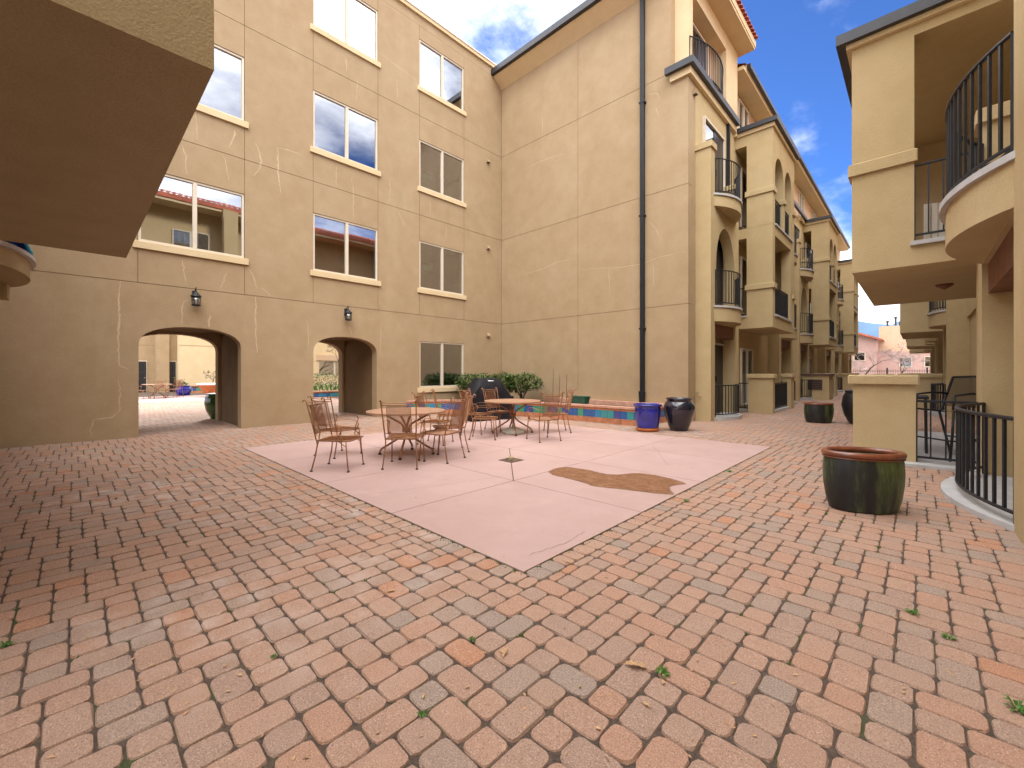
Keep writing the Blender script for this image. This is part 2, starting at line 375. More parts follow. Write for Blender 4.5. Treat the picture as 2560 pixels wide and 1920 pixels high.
# lattice of the random-looking three-stone bond (units of 0.14 m)
CELL = [(0,0,1.5,1),(1.5,0,1,1),(1.5,1,1,1.5),(2.5,1.5,1,1)]
OX, OY = -1.973, 1.528
BW = .155                                                     # border course round the slab
ex = (SX0-BW, SX1+BW, SY0-BW, SY1+BW)
def clip_out(r):
    """cut a stone against the slab and its border course"""
    x0,y0,x1,y1 = r; a0,a1,b0,b1 = ex
    if x1 <= a0 or x0 >= a1 or y1 <= b0 or y0 >= b1: return [r]
    o = []
    if x0 < a0: o.append((x0,y0,a0,y1))
    if x1 > a1: o.append((a1,y0,x1,y1))
    xa, xb = max(x0,a0), min(x1,a1)
    if y0 < b0: o.append((xa,y0,xb,b0))
    if y1 > b1: o.append((xa,b1,xb,y1))
    return [q for q in o if q[2]-q[0] > .022 and q[3]-q[1] > .022]
stones = []
def in_area(x, y):
    if -11.74 < x < 1.75 and -2.6 < y < 11.6: pass
    elif -4.5 < x < 1.75 and 11.5 < y < 47: pass
    elif -26 < x <= -11.74 and 0.4 < y < 9.5: pass
    else: return False
    d, l = camdep(x, y)
    return d > .55 and abs(l) < 1.6*d+1.3
rs = random.Random(3)
for i in range(-420, 420):
    for j in range(-60, 90):
        bx = OX+PA*(i+2.5*j); by = OY+PA*(-i+2.5*j)
        if not (-27 < bx < 2.5 and -3.4 < by < 48): continue
        for cx, cy, wx, wy in CELL:
            x0 = bx+cx*PA; y0 = by+cy*PA
            if not in_area(x0+wx*PA/2, y0+wy*PA/2): continue
            for q in clip_out((x0,y0,x0+wx*PA,y0+wy*PA)): stones.append(q)
y = SY0-BW
k = 0
for (fx0, fy0, dx, dy, L) in ((SX0-BW, SY0-BW, 1, 0, SX1-SX0+2*BW), (SX1, SY0, 0, 1, SY1-SY0+BW), (SX0-BW, SY0, 0, 1, SY1-SY0+BW), (SX0, SY1, 1, 0, SX1-SX0)):
    t = 0
    while t < L-.02:
        s_ = min(rs.choice((.12,.14,.14,.15)), L-t)
        stones.append((fx0+dx*t, fy0+dy*t, fx0+dx*(t+s_)+(BW if dy else 0), fy0+dy*(t+s_)+(BW if dx else 0))); t += s_
# screen size decides which 300 become single pieces
def vis_area(q):
    cx, cy = (q[0]+q[2])/2, (q[1]+q[3])/2; d, l = camdep(cx, cy)
    px = l/d*1057; py = CAM_H/d*1057
    if abs(px) > 1250 or py > 860: return 0
    if cx > .3 and cy < 5.7: return 0
    return (q[2]-q[0])*(q[3]-q[1])*CAM_H/d**3
order = sorted(range(len(stones)), key=lambda i: -vis_area(stones[i]))
single = set(order[:300])
proto = {}
bigV = []; bigF = []; tone = []
for i, q in enumerate(stones):
    wx, wy = q[2]-q[0], q[3]-q[1]; cx, cy = (q[0]+q[2])/2, (q[1]+q[3])/2
    if i in single:
        key = (round(wx,3), round(wy,3), rs.randrange(4))
        if key not in proto:
            V, F = stone(wx/2, wy/2, rs, 0); mb = MB(); mb.add(V, F)
            me = bpy.data.meshes.new('paver'); me.from_pydata(mb.v, [], mb.f); me.materials.append(MAT['paver']); proto[key] = me
        o = bpy.data.objects.new('paver', proto[key]); COL.objects.link(o); o.parent = pavement
        o.location = (cx, cy, rs.uniform(-.003,.002)); o.rotation_euler = (rs.gauss(0,.006), rs.gauss(0,.006), rs.gauss(0,.007))
        continue
    d, _ = camdep(cx, cy)
    V, F = stone(wx/2, wy/2, rs, 1 if d > 8.5 else 0)
    o0 = len(bigV); dz = rs.uniform(-.003,.002); tx, ty, rz = rs.gauss(0,.006), rs.gauss(0,.006), rs.gauss(0,.006)
    for (x, y, z) in V: bigV.append((cx+x-y*rz, cy+y+x*rz, z+dz+x*tx+y*ty))
    for f in F: bigF.append(tuple(a+o0 for a in f))
    tone += [rs.random()]*len(F)
me = bpy.data.meshes.new('paver_field'); me.from_pydata(bigV, [], bigF); me.materials.append(MAT['paver_attr'])
at = me.attributes.new('tone', 'FLOAT', 'FACE'); at.data.foreach_set('value', tone)
obj('paver_field', me, None, pavement, kind='stuff')

# tinted concrete slab: scored into bays, one split by the diagonal to the drain
slab = obj('concrete_slab', MB().box(SX0,SX1,SY0,SY1,-.08,-.004), 'joint_sand', kind='structure')
gx = [SX0,-6.98,-5.22,-3.63,SX1]; gy = [SY0,3.80,5.36,6.95,SY1]; e = .0045
for i in range(4):
    for j in range(4):
        a, b_, c_, d_ = gx[i]+e, gx[i+1]-e, gy[j]+e, gy[j+1]-e
        if i == 2 and j == 1:
            obj('slab_panel', MB().prism([(a,c_),(b_-2*e,c_),(a,d_-2*e)], -.03, .004), 'concrete_pink', slab)
            obj('slab_panel', MB().prism([(b_,c_+2*e),(b_,d_),(a+2*e,d_)], -.03, .004), 'concrete_pink', slab)
        else: obj('slab_panel', MB().box(a,b_,c_,d_,-.03,.004), 'concrete_pink', slab)
# damp brown stain
P = [(-3.648,4.486),(-3.659,4.849),(-3.3,4.95),(-2.938,4.935),(-2.697,5.259),(-2.35,5.3),(-2.016,5.158),(-2.08,4.9),(-2.02,4.75),(-1.939,4.547),(-2.388,4.372),(-2.75,4.25),(-3.092,4.318),(-3.424,4.333)]
ring = []
for i in range(len(P)):
    p0,p1,p2,p3 = P[i-1],P[i],P[(i+1)%len(P)],P[(i+2)%len(P)]
    for k in range(8):
        t = k/8; f = lambda a,b,c,d: .5*(2*b+(c-a)*t+(2*a-5*b+4*c-d)*t*t+(3*b-a-3*c+d)*t**3)
        ring.append((f(p0[0],p1[0],p2[0],p3[0])+rs.gauss(0,.004), f(p0[1],p1[1],p2[1],p3[1])+rs.gauss(0,.004)))
nr = len(ring); inner = []
for i in range(nr):
    (x0,y0),(x1,y1),(x2,y2) = ring[i-2], ring[i], ring[(i+2)%nr]; dx, dy = x2-x0, y2-y0; l = hypot(dx, dy) or 1
    inner.append((x1+dy/l*.055, y1-dx/l*.055))
area = sum(ring[i-1][0]*ring[i][1]-ring[i][0]*ring[i-1][1] for i in range(nr))
if area > 0: inner = [(2*r_[0]-q[0], 2*r_[1]-q[1]) for r_, q in zip(ring, inner)]
me = bpy.data.meshes.new('water_stain')
me.from_pydata([(x,y,.0068) for x,y in ring]+[(x,y,.0068) for x,y in inner], [], [tuple(range(nr,2*nr))]+[(i,(i+1)%nr,nr+(i+1)%nr,nr+i) for i in range(nr)]); me.materials.append(MAT['wet_stain'])
at = me.attributes.new('edge', 'FLOAT', 'POINT'); at.data.foreach_set('value', [0.0]*nr+[1.0]*nr)
obj('water_stain', me, None, label='large brown damp stain spread over the pink concrete slab', cat='stain')
# drain with dry leaves
dr = thing('floor_drain', 'small square floor drain clogged with dry leaves in the pink slab', 'drain', (-4.5,4.66,.004), radians(0))
m_ = MB(); m_.box(-.14,.14,-.14,.14,0,.006); obj('drain_bed', m_, 'drain_dirt', dr)
m_ = MB()
for k in range(9): m_.box(-.13,.13,-.13+k*.03,-.13+k*.03+.012,.0065,.011)
obj('grate', m_, 'drain_dirt', dr)
m_ = MB()
for k in range(40):
    a = rs.uniform(0,2*pi); r = abs(rs.gauss(0,.08)); x, y = r*cos(a), r*sin(a); L = rs.uniform(.03,.07); b_ = rs.uniform(0,2*pi); h = rs.uniform(.012,.06); wv = .008
    m_.add([(x,y,.014),(x+L*.5*cos(b_)-wv*sin(b_),y+L*.5*sin(b_)+wv*cos(b_),h),(x+L*cos(b_),y+L*sin(b_),h*rs.uniform(.4,1.1)),(x+L*.5*cos(b_)+wv*sin(b_),y+L*.5*sin(b_)-wv*cos(b_),h)], [(0,1,2,3)])
obj('dry_leaf_litter', m_, 'grass_dry', dr)

# moss and weeds in the joints
def visible_joint():
    while True:
        q = stones[order[rs.randrange(2600)]]
        if q[0] > -.9 or rs.random() < .55: return q
m_ = MB()
for k in range(150):
    q = visible_joint(); x = q[rs.choice((0,2))]+rs.gauss(0,.004); y = q[rs.choice((1,3))]+rs.gauss(0,.004); s_ = rs.uniform(.006,.02)
    ax = rs.random() < .5
    for t in range(rs.randrange(3,10)):
        u = rs.gauss(0,.022); vv = rs.gauss(0,.004); px, py = (x+u,y+vv) if ax else (x+vv,y+u); r = rs.uniform(.004,.011); h = rs.uniform(.002,.008)
        m_.add([(px+r,py,-.012),(px,py+r,-.012),(px-r,py,-.012),(px,py-r,-.012),(px,py,h-.002)], [(0,1,4),(1,2,4),(2,3,4),(3,0,4)])
for k in range(260):
    if rs.random() < .5: x, y = SX1+.004+abs(rs.gauss(0,.02)), SY0+rs.random()**1.3*(SY1-SY0)
    else: x, y = SX1-rs.random()**1.3*(SX1-SX0), SY0-.004-abs(rs.gauss(0,.012))
    for t in range(rs.randrange(2,6)):
        px, py = x+rs.gauss(0,.018), y+rs.gauss(0,.018); r = rs.uniform(.004,.010); h = rs.uniform(.002,.008)
        m_.add([(px+r,py,-.008),(px,py+r,-.008),(px-r,py,-.008),(px,py-r,-.008),(px,py,h)], [(0,1,4),(1,2,4),(2,3,4),(3,0,4)])
obj('moss', m_, 'moss', label='moss growing in the joints between the pavers', cat='moss', kind='stuff')
def weed(x, y, s, label, n=14):
    m_ = MB(); s = s*.8
    for k in range(n):
        a = 2*pi*k/n+rs.uniform(-.3,.3); L = s*rs.uniform(.5,1.1); h = s*rs.uniform(.15,.6); w_ = s*rs.uniform(.10,.18)
        dx, dy = cos(a), sin(a)
        m_.add([(0,0,-.008),(dx*L*.55-dy*w_,dy*L*.55+dx*w_,h),(dx*L,dy*L,h*.75),(dx*L*.55+dy*w_,dy*L*.55-dx*w_,h)], [(0,1,2,3)])
    o = obj('weed', m_, 'leaf_weed', label=label, cat='weed', group='weeds rooted in the paving joints'); o.location = (x, y, 0); return o
for x, y, s_, lb in ((-0.828,1.829,.05,'green rosette weed beside the curled pale oak leaf'), (-0.024,3.255,.06,'largest bright green weed right of centre, in a paver joint'), (0.107,3.076,.05,'green weed further right along the paving from the largest one'),
                       (-1.619,1.393,.035,'small weed in a joint below the tip of the pink slab'), (-3.246,-0.228,.05,'bright green weed at the far left edge of the paving'), (-1.407,0.952,.03,'tiny weed at the bottom edge of the paving near the middle'),
                       (-0.638,4.980,.035,'weed at the left foot of the big oval planter'), (-0.507,4.807,.03,'small weed just in front of the big oval planter'), (0.286,2.621,.07,'weed at the bottom right corner of the paving'),
                       (-6.159,0.321,.035,'weed in the middle of the left paving'), (-1.844,6.178,.06,'weed at the right edge of the pink slab'), (-1.747,4.430,.06,'weed at the slab edge nearer the viewer on the right'), (-2.206,0.663,.03,'small weed on the lower left paving')):
    weed(x, y, s_, lb)
def leaf(lx, ly, s, rot, label):
    m_ = MB(); prof = [(0,0),(.12,.10),(.2,.07),(.34,.22),(.42,.12),(.58,.26),(.66,.12),(.82,.17),(1,0)]
    up = [(x, y, .10*sin(x*pi)+.10*y+.06*sin(9*x)) for x, y in prof]; dn = [(x, -y, .10*sin(x*pi)+.25*y) for x, y in prof[1:-1]]; mid = [(x, 0, .08*sin(x*pi)) for x, y in prof]
    n_ = len(prof); V = up+mid+[(prof[0][0],0,0)]+dn+[(1,0,0)]
    F = [(i, i+1, n_+i+1, n_+i) for i in range(n_-1)]+[(n_+i, n_+i+1, 2*n_+i+1, 2*n_+i) for i in range(n_-1)]
    m_.add([(x*s, y*s, z*s+.004) for x, y, z in V], F); m_.tube([(-.35*s,0,.012),(0,0,.004)], .0012, 4)
    o = obj('fallen_leaf', m_, 'dead_leaf', label=label, cat='leaf', group='dry oak leaves fallen on the paving'); o.location = (lx, ly, .001); o.rotation_euler = (0, 0, rot)
leaf(-0.981,1.765,.10,.5,'curled pale oak leaf lying on the front paving, the largest one')
leaf(-1.416,1.411,.07,2.2,'dry brown oak leaf left of the largest one on the front paving')
leaf(-2.347,1.329,.06,1.2,'small dry leaf on the paving left of the slab tip')
leaf(-1.816,2.430,.06,.2,'small dry leaf against the right edge of the pink slab')
leaf(-0.777,1.607,.04,2.9,'scrap of pale leaf near the bottom edge of the paving')

# crumbs of leaf, seed and grit scattered on the ground
m_ = MB()
for k in range(520):
    d = 1.3+rs.random()**1.6*6.5; l = rs.uniform(-1.15,1.15)*d; x = FV[0]*d+RV[0]*l; y = FV[1]*d+RV[1]*l
    if x > .3 or x < -11.5: continue
    z = .0075 if (SX0 < x < SX1 and SY0 < y < SY1) else .0035
    a = rs.uniform(0,2*pi); L = rs.uniform(.004,.016); w_ = L*rs.uniform(.2,.6); h = rs.uniform(.001,.006); ca, sa = cos(a), sin(a)
    m_.add([(x-L*ca,y-L*sa,z),(x+w_*sa,y-w_*ca,z+h),(x+L*ca,y+L*sa,z),(x-w_*sa,y+w_*ca,z+h*.5)], [(0,1,2,3)])
obj('leaf_crumbs', m_, 'dead_leaf', label='crumbs of dry leaf and grit scattered over the paving and slab', cat='litter', kind='stuff')
# hairline cracks in the slab
def hair(x0, y0, x1, y1):
    n_ = 40; V = []
    ox = oy = 0
    for k in range(n_+1):
        ox += rs.gauss(0,.006); oy += rs.gauss(0,.006); t = k/n_; w_ = .0016*rs.uniform(.5,1.4); x = x0+(x1-x0)*t+ox; y = y0+(y1-y0)*t+oy
        L = hypot(x1-x0, y1-y0); nx, ny = -(y1-y0)/L*w_, (x1-x0)/L*w_; V += [(x+nx,y+ny,.0055),(x-nx,y-ny,.0055)]
    obj('crack', MB().add(V, [(2*k,2*k+1,2*k+3,2*k+2) for k in range(n_)]), 'joint_sand', slab)
hair(-2.05,2.32,-2.02,3.0); hair(-4.4,2.2,-3.9,3.7); hair(-2.6,6.0,-3.5,7.4); hair(-6.2,2.3,-5.4,3.6)

# ------------------------------------------------------------------ building kit
def arched(y0, y1, z0, z1, oy0, oy1, oz0, spring, apex, x0, x1, p=2.0, n=18):
    """wall slab along Y (thickness x0..x1) with one arched opening oy0..oy1"""
    if x0 > x1: x0, x1 = x1, x0
    mb = MB(); c = (oy0+oy1)/2; h = (oy1-oy0)/2
    arc = []
    for k in range(n+1):
        u = -cos(pi*k/n); arc.append((c+h*u, spring+(apex-spring)*(max(0, 1-abs(u)**p))**(1/p)))
    def quad(a, b, c_, d): mb.add([a,b,c_,d], [(0,1,2,3)])
    for X, fl in ((x1, 0), (x0, 1)):
        polys = [[(y0,z0),(oy0,z0),(oy0,z1),(y0,z1)], [(oy1,z0),(y1,z0),(y1,z1),(oy1,z1)]]
        if oz0 > z0: polys.append([(oy0,z0),(oy1,z0),(oy1,oz0),(oy0,oz0)])
        for (ya,za_),(yb,zb_) in zip(arc[:-1], arc[1:]): polys.append([(ya,za_),(yb,zb_),(yb,z1),(ya,z1)])
        for pl in polys:
            v = [(X,a,b) for a,b in pl]; 
            if fl: v.reverse()
            mb.add(v, [tuple(range(len(v)))])
    prof = [(oy0,oz0)]+arc+[(oy1,oz0)]
    for (ya,za_),(yb,zb_) in zip(prof[:-1], prof[1:]): quad((x0,ya,za_),(x1,ya,za_),(x1,yb,zb_),(x0,yb,zb_))
    if oz0 > z0: quad((x0,oy1,oz0),(x0,oy0,oz0),(x1,oy0,oz0),(x1,oy1,oz0))
    quad((x0,y0,z1),(x1,y0,z1),(x1,y1,z1),(x0,y1,z1)); quad((x0,y0,z0),(x0,y1,z0),(x1,y1,z0),(x1,y0,z0))
    quad((x0,y0,z0),(x1,y0,z0),(x1,y0,z1),(x0,y0,z1)); quad((x0,y1,z0),(x0,y1,z1),(x1,y1,z1),(x1,y1,z0))
    return mb
def part_box(name, root, mat, *b, bev=0):
    mb = MB(); (mb.bbox(*b, b=bev) if bev else mb.box(*b)); return obj(name, mb, mat, root)

def window_x(root, X, s, ya, yb, za_, zb_, sill=True, name='window', fr='frame_cream', gl='glass', mull=True, deep=.09, surf=False):
    """slider window in a wall facing s*X: frame ring with mullion, two panes, stucco sill"""
    if surf: X += s*.10; part_box('window_dark_backing', root, 'door_dark', X-s*.099, X-s*.085, ya+.02, yb-.02, za_+.02, zb_-.02)  # dark panel behind the panes stands in for an unlit room
    f = MB(); t = .045; xi, xo = X-s*deep, X-s*.02
    f.box(xi,xo,ya,ya+t,za_,zb_); f.box(xi,xo,yb-t,yb,za_,zb_); f.box(xi,xo,ya+t,yb-t,za_,za_+t); f.box(xi,xo,ya+t,yb-t,zb_-t,zb_)
    c = (ya+yb)/2
    if mull: f.box(xi,xo+s*.004,c-.04,c+.04,za_+t,zb_-t)
    w_ = obj(name, f, fr, root)
    xg = X-s*.06
    for a, b_ in (((ya+t, c-.04), (c+.04, yb-t)) if mull else ((ya+t, yb-t),)):
        tl = random.uniform(-.004,.004)
        mb = MB().add([(xg+tl,a,za_+t),(xg,b_,za_+t),(xg-tl*.6,b_,zb_-t),(xg,a,zb_-t)], [(0,1,2,3) if s > 0 else (3,2,1,0)])
        obj('pane', mb, gl, w_)
    if sill:
        obj('sill', MB().bbox(X-s*.02, X+s*.055, ya-.09, yb+.085, za_-.16, za_-.012, b=.008), 'stucco_trim', w_)
    return w_
def door_x(root, X, s, ya, yb, za_, zb_, open_glass=True):
    X += s*.075; part_box('door_dark_backing', root, 'door_dark', X-s*.074, X-s*.0705, ya+.02, yb-.02, za_+.02, zb_-.02)  # dark sheet on the wall imitates the unlit interior behind the door
    f = MB(); t = .055; xi, xo = X-s*.072, X+s*.012
    f.box(xi,xo,ya,ya+t,za_,zb_); f.box(xi,xo,yb-t,yb,za_,zb_); f.box(xi,xo,ya+t,yb-t,zb_-t,zb_)
    d = obj('door', f, 'frame_cream', root); c = (ya+yb)/2
    obj('door_leaf', MB().box(X-s*.07,X-s*.03,c,yb-t,za_+.02,zb_-t), 'door_dark', d)
    g = MB(); xg = X-s*.045; g.add([(xg,ya+t,za_+.02),(xg,c,za_+.02),(xg,c,zb_-t),(xg,ya+t,zb_-t)], [(0,1,2,3)]); obj('pane', g, 'glass_dim', d)
    obj('handle', MB().box(X-s*.03,X+s*.02,c+.05,c+.08,za_+.95,za_+1.15), 'metal_dark', d)
    return d

def arc_pts(ya, yb, x, sag, n=14):
    """points from (x,ya) bulging by sag to (x,yb)"""
    h = (yb-ya)/2; S = abs(sag); R = (h*h+S*S)/(2*S); c = (ya+yb)/2; th = math.asin(min(1, h/R))
    sg = 1 if sag > 0 else -1
    return [(x+sg*(R*cos(a)-(R-S)), c+R*sin(a)) for a in [-th+2*th*k/n for k in range(n+1)]]
def curved_slab(root, name, mat, ya, yb, x, sag, z0, z1, back=0.0, n=16):
    pts = arc_pts(ya, yb, x, sag, n); sg = 1 if sag > 0 else -1
    if back: pts = pts+[(x-sg*back, yb), (x-sg*back, ya)]
    if sg < 0: pts = pts[::-1]
    mb = MB().prism(pts, z0, z1)
    return obj(name, mb, mat, root)
def rail_path(root, pts, z0, z1, single=True, r=.02, step=.115, bal=.0085, name='railing', posts=(0,-1), mat='metal_dark'):
    """metal railing along a ground-plan polyline: two rails as the part, balusters below it"""
    m = MB(); m.tube([(x,y,z1) for x,y in pts], r, 6, flat=.8); m.tube([(x,y,z0+.09) for x,y in pts], r*.85, 6, flat=.9)
    for k in posts:
        x, y = pts[k]; m.box(x-.016,x+.016,y-.016,y+.016,z0,z1-.01)
    R = obj(name, m, mat, root)
    segs = [(pts[i], pts[i+1], hypot(pts[i+1][0]-pts[i][0], pts[i+1][1]-pts[i][1])) for i in range(len(pts)-1)]
    tot = sum(q[2] for q in segs); nb = max(2, int(tot/step)); allm = MB(); me = None
    for k in range(1, nb):
        d = tot*k/nb
        for a, b_, L in segs:
            if d <= L or (a, b_, L) == segs[-1]: break
            d -= L
        x, y = a[0]+(b_[0]-a[0])*d/L, a[1]+(b_[1]-a[1])*d/L
        if single:
            if me is None:
                mm = MB().box(-bal,bal,-bal,bal,z0+.09,z1-.01); o = obj('baluster', mm, mat, R); me = o.data
            else:
                o = bpy.data.objects.new('baluster', me); COL.objects.link(o); o.parent = R
            o.location = (x, y, 0); o.rotation_euler = (0,0,math.atan2(b_[1]-a[1], b_[0]-a[0]))
        else: allm.box(x-bal,x+bal,y-bal,y+bal,z0+.09,z1-.01)
    if not single: tag(obj('balusters', allm, mat, R), kind='stuff')
    return R
def screen_unit(root, xf, s, ya, yb, single=False, lv3=True, pier=.33, mirror=False, door=True):
    """stucco screen in front of the facade: ground opening, arched opening, curved balconies on two levels"""
    xo = xf+s*.41; S = 'stucco_gold'
    ia, ib = ya+pier, yb-pier
    tall, low = (7.55, 7.05)
    ta, tb = (low, tall) if mirror else (tall, low)
    part_box('pier', root, S, xf, xo, ya, ia, -.05, 6.30); part_box('pier', root, S, xf, xo, ib, yb, -.05, 6.30)
    part_box('lintel', root, S, xf, xo-s*.003, ia, ib, 2.74, 3.20)
    obj('arch_wall', arched(ia, ib, 3.205, 6.30, ia+.10, ib-.08, 3.22, 4.35, 5.58, xf+s*.12, xo-s*.003), S, root)
    part_box('pier', root, S, xf, xo, ya, ia, 6.30, ta); part_box('pier_cap', root, S, xf-s*.01, xo+s*.045, ya-.045, ia+.045, ta, ta+.17, bev=.01)
    part_box('pier', root, S, xf, xo, ib, yb, 6.30, tb); part_box('pier_cap', root, S, xf-s*.01, xo+s*.045, ib-.045, yb+.045, tb, tb+.15, bev=.01)
    for z0, z1 in ((2.78, 3.17), (6.0, 6.30)):
        b = curved_slab(root, 'balcony', S, ia-.06, ib+.06, xo, s*.36, z0, z1, .02)
        curved_slab(b, 'balcony_lip', 'concrete_pale', ia-.10, ib+.10, xo+s*.002, s*.40, z1, z1+.055, .02)
        pts = arc_pts(ia+.02, ib-.02, xo, s*.34, 12)
        rail_path(b, pts, z1+.05, z1+1.05, single)
    part_box('beam', root, 'beam_wood', xf+s*.10, xo-s*.06, ia, ib, 2.38, 2.738)
    curved_slab(root, 'threshold', 'concrete_pale', ia-.05, ib+.05, xo, s*.38, -.02, .10, .3)
    rail_path(root, arc_pts(ia+.02, ib-.02, xo, s*.30, 12), .08, .98, single)
    if door:
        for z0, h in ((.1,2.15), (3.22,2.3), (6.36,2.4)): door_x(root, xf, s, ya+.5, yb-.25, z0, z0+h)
def bay_unit(root, xf, s, ya, yb, single=False, top=9.3, zb=2.82, dep=1.12):
    """projecting loggia box: open second floor, arched third floor"""
    xo = xf+s*dep; xi = xf+s*.36; S = 'stucco_gold'; t = .36; L = yb-ya
    part_box('bay_floor', root, S, xf, xo, ya, yb, zb, 3.20)
    part_box('bay_floor', root, S, xf, xo-s*.004, ya+.004, yb-.004, 5.85, 6.18)
    part_box('bay_roof', root, S, xf, xo-s*.004, ya+.004, yb-.004, 8.95, top)
    for a, b_ in ((ya, ya+.30), (yb-.30, yb)):
        part_box('corner_pier', root, S, xi, xo, a, b_, 3.20, 5.85); part_box('corner_pier', root, S, xi, xo, a, b_, 6.18, top-.002)
        for z in (4.10, 7.22):
            part_box('band', root, S, xi-s*.05, xo+s*.05, a-.05, b_+.05, z, z+.17, bev=.012)
    # second floor opening towards the alley
    ea, eb = ya+.30, yb-.62
    part_box('corner_pier', root, S, xo-s*.30, xo-s*.002, eb, yb-.30, 3.20, 5.85)
    rail_path(root, [(xo-s*.1,ea),(xo-s*.1,eb)], 3.25, 4.22, single, bal=.007, step=.10)
    obj('screen_panel', MB().box(xo-s*.13,xo-s*.128,ea,eb,3.30,4.18), 'screen_mesh', root)
    part_box('balcony_lip', root, 'concrete_pale', xo-s*.05, xo+s*.045, ea-.05, eb+.05, 3.20, 3.26)
    # third floor arches
    c = (ya+yb)/2; col = .09
    for a, b_ in ((ya+.30, c), (c, yb-.30)):
        obj('arch_wall', arched(a, b_, 6.18, 8.95, a+(.02 if a < c-.01 else col), b_-(col if a < c-.01 else .14), 6.24, 7.9, 8.56, xo-s*.30, xo-s*.003), S, root)
        rail_path(root, [(xo-s*.1,a+.04),(xo-s*.1,b_-.04)], 6.22, 7.18, False, bal=.007, step=.1)
        obj('screen_panel', MB().box(xo-s*.13,xo-s*.128,a+.03,b_-.03,6.28,7.14), 'screen_mesh', root)
    part_box('band', root, S, xo-s*.33, xo+s*.05, c-.14, c+.14, 7.22, 7.38, bev=.012)
    part_box('balcony_lip', root, 'concrete_pale', xo-s*.05, xo+s*.045, ya+.28, yb-.35, 6.18, 6.235)
    # side openings with rails
    for yy in (ya+.10, yb-.10):
        for z in (3.22, 6.2):
            rail_path(root, [(xf+s*.02,yy),(xi,yy)], z, z+.98, False, bal=.007)
        part_box('balcony_lip', root, 'concrete_pale', xf, xi, yy-.14, yy+.02, 3.20, 3.25)
    # gutter along the bay top
    part_box('cornice', root, 'stucco_trim', xf, xo+s*.06, ya-.06, yb+.06, top, top+.14)
    g = MB().box(xf, xo+s*.16, ya-.15, ya-.061, top+.12, top+.26).box(xo+s*.061, xo+s*.16, ya-.061, yb+.15, top+.12, top+.26); obj('gutter', g, 'metal_gutter', root)
    part_box('bay_roof', root, 'metal_gutter', xf, xo+s*.06, ya-.06, yb+.06, top+.142, top+.22)
    # patio walls on the ground
    part_box('patio_wall', root, S, xf+s*.40, xo, ya+.0, ya+.28, -.05, 1.17); part_box('wall_cap', root, S, xf+s*.36, xo+s*.05, ya-.06, ya+.34, 1.17, 1.30, bev=.015)
    part_box('patio_wall', root, S, xo-s*.28, xo-s*.003, yb-.55, yb, -.05, 1.17); part_box('wall_cap', root, S, xo-s*.33, xo+s*.05, yb-.60, yb+.05, 1.17, 1.30, bev=.015)
    part_box('patio_slab', root, 'concrete_pale', xf, xo-s*.04, ya+.28, yb, -.02, .09)
    rail_path(root, [(xo-s*.14,ya+.28),(xo-s*.14,yb-.55)], .06, .98, single, bal=.007)
    obj('screen_panel', MB().box(xo-s*.17,xo-s*.168,ya+.3,yb-.56,.14,.93), 'screen_mesh', root)
    rail_path(root, [(xf+s*.02,ya+.1),(xf+s*.40,ya+.1)], .06, .98, False, bal=.007)
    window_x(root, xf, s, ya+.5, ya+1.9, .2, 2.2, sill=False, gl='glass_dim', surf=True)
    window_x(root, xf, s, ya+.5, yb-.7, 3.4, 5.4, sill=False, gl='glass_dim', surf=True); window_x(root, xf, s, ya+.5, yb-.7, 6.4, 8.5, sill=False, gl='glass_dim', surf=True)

# ------------------------------------------------------------------ rear block (left wall with arches)
blkA = thing('apartment_block', 'tan stucco apartment block with two arched passages and rows of sliding windows', 'building', (0,0,0))
T = 'stucco_tan'; TH = .30; GAP = .006
YJ = [0.944, 2.884, 4.49, 6.385, 7.855, 9.73]                 # control joints at the window edges
ZJ = [3.23, 6.50, 9.74]
ROOF = 13.0
Y0A = -14.0
cols = [(Y0A, YJ[0], 0), (YJ[0], YJ[1], 1), (YJ[1], YJ[2], 0), (YJ[2], YJ[3], 1), (YJ[3], YJ[4], 0), (YJ[4], YJ[5], 1), (YJ[5], YB, 0)]
SILLS = [0.855, 4.11, 7.42, 10.70]; WH = 1.545
def panel(ya, yb, za_, zb_): part_box('stucco_panel', blkA, T, XA-TH, XA, ya+GAP, yb-GAP, za_+GAP, zb_-GAP)
for r in range(1, 4):
    zl, zh = ZJ[r-1], (ZJ[r] if r < 3 else ROOF-.32)
    for ya, yb, wn in cols:
        if not wn: panel(ya, yb, zl, zh)
        else:
            panel(ya, yb, zl, SILLS[r]); panel(ya, yb, SILLS[r]+WH, zh)
            window_x(blkA, XA, 1, ya+GAP, yb-GAP, SILLS[r], SILLS[r]+WH, gl='glass' if (r < 2 or r == 3 or ya < 7) else 'glass')
# ground storey: arches in the first two window bays, a window in the third
z1 = ZJ[0]-GAP
part_box('stucco_panel', blkA, T, XA-TH, XA, Y0A, -.5, -.06, z1)
obj('arch_wall', arched(-.5, 3.65, -.06, z1, .957, 2.812, -.06, 1.93, 2.36, XA-TH, XA, p=2.3), T, blkA)
obj('arch_wall', arched(3.65, 7.1, -.06, z1, 4.498, 6.349, -.06, 1.92, 2.36, XA-TH, XA, p=2.3), T, blkA)
part_box('stucco_panel', blkA, T, XA-TH, XA, 7.1, 7.86, -.06, z1); part_box('stucco_panel', blkA, T, XA-TH, XA, 9.72, YB, -.06, z1)
part_box('stucco_panel', blkA, T, XA-TH, XA, 7.86, 9.72, -.06, SILLS[0]); part_box('stucco_panel', blkA, T, XA-TH, XA, 7.86, 9.72, SILLS[0]+1.52, z1)
window_x(blkA, XA, 1, 7.86, 9.72, SILLS[0], SILLS[0]+1.52)
m_ = MB()
for z in ZJ: m_.box(XA-.05, XA-.014, Y0A, YB, z-.02, z+.02)
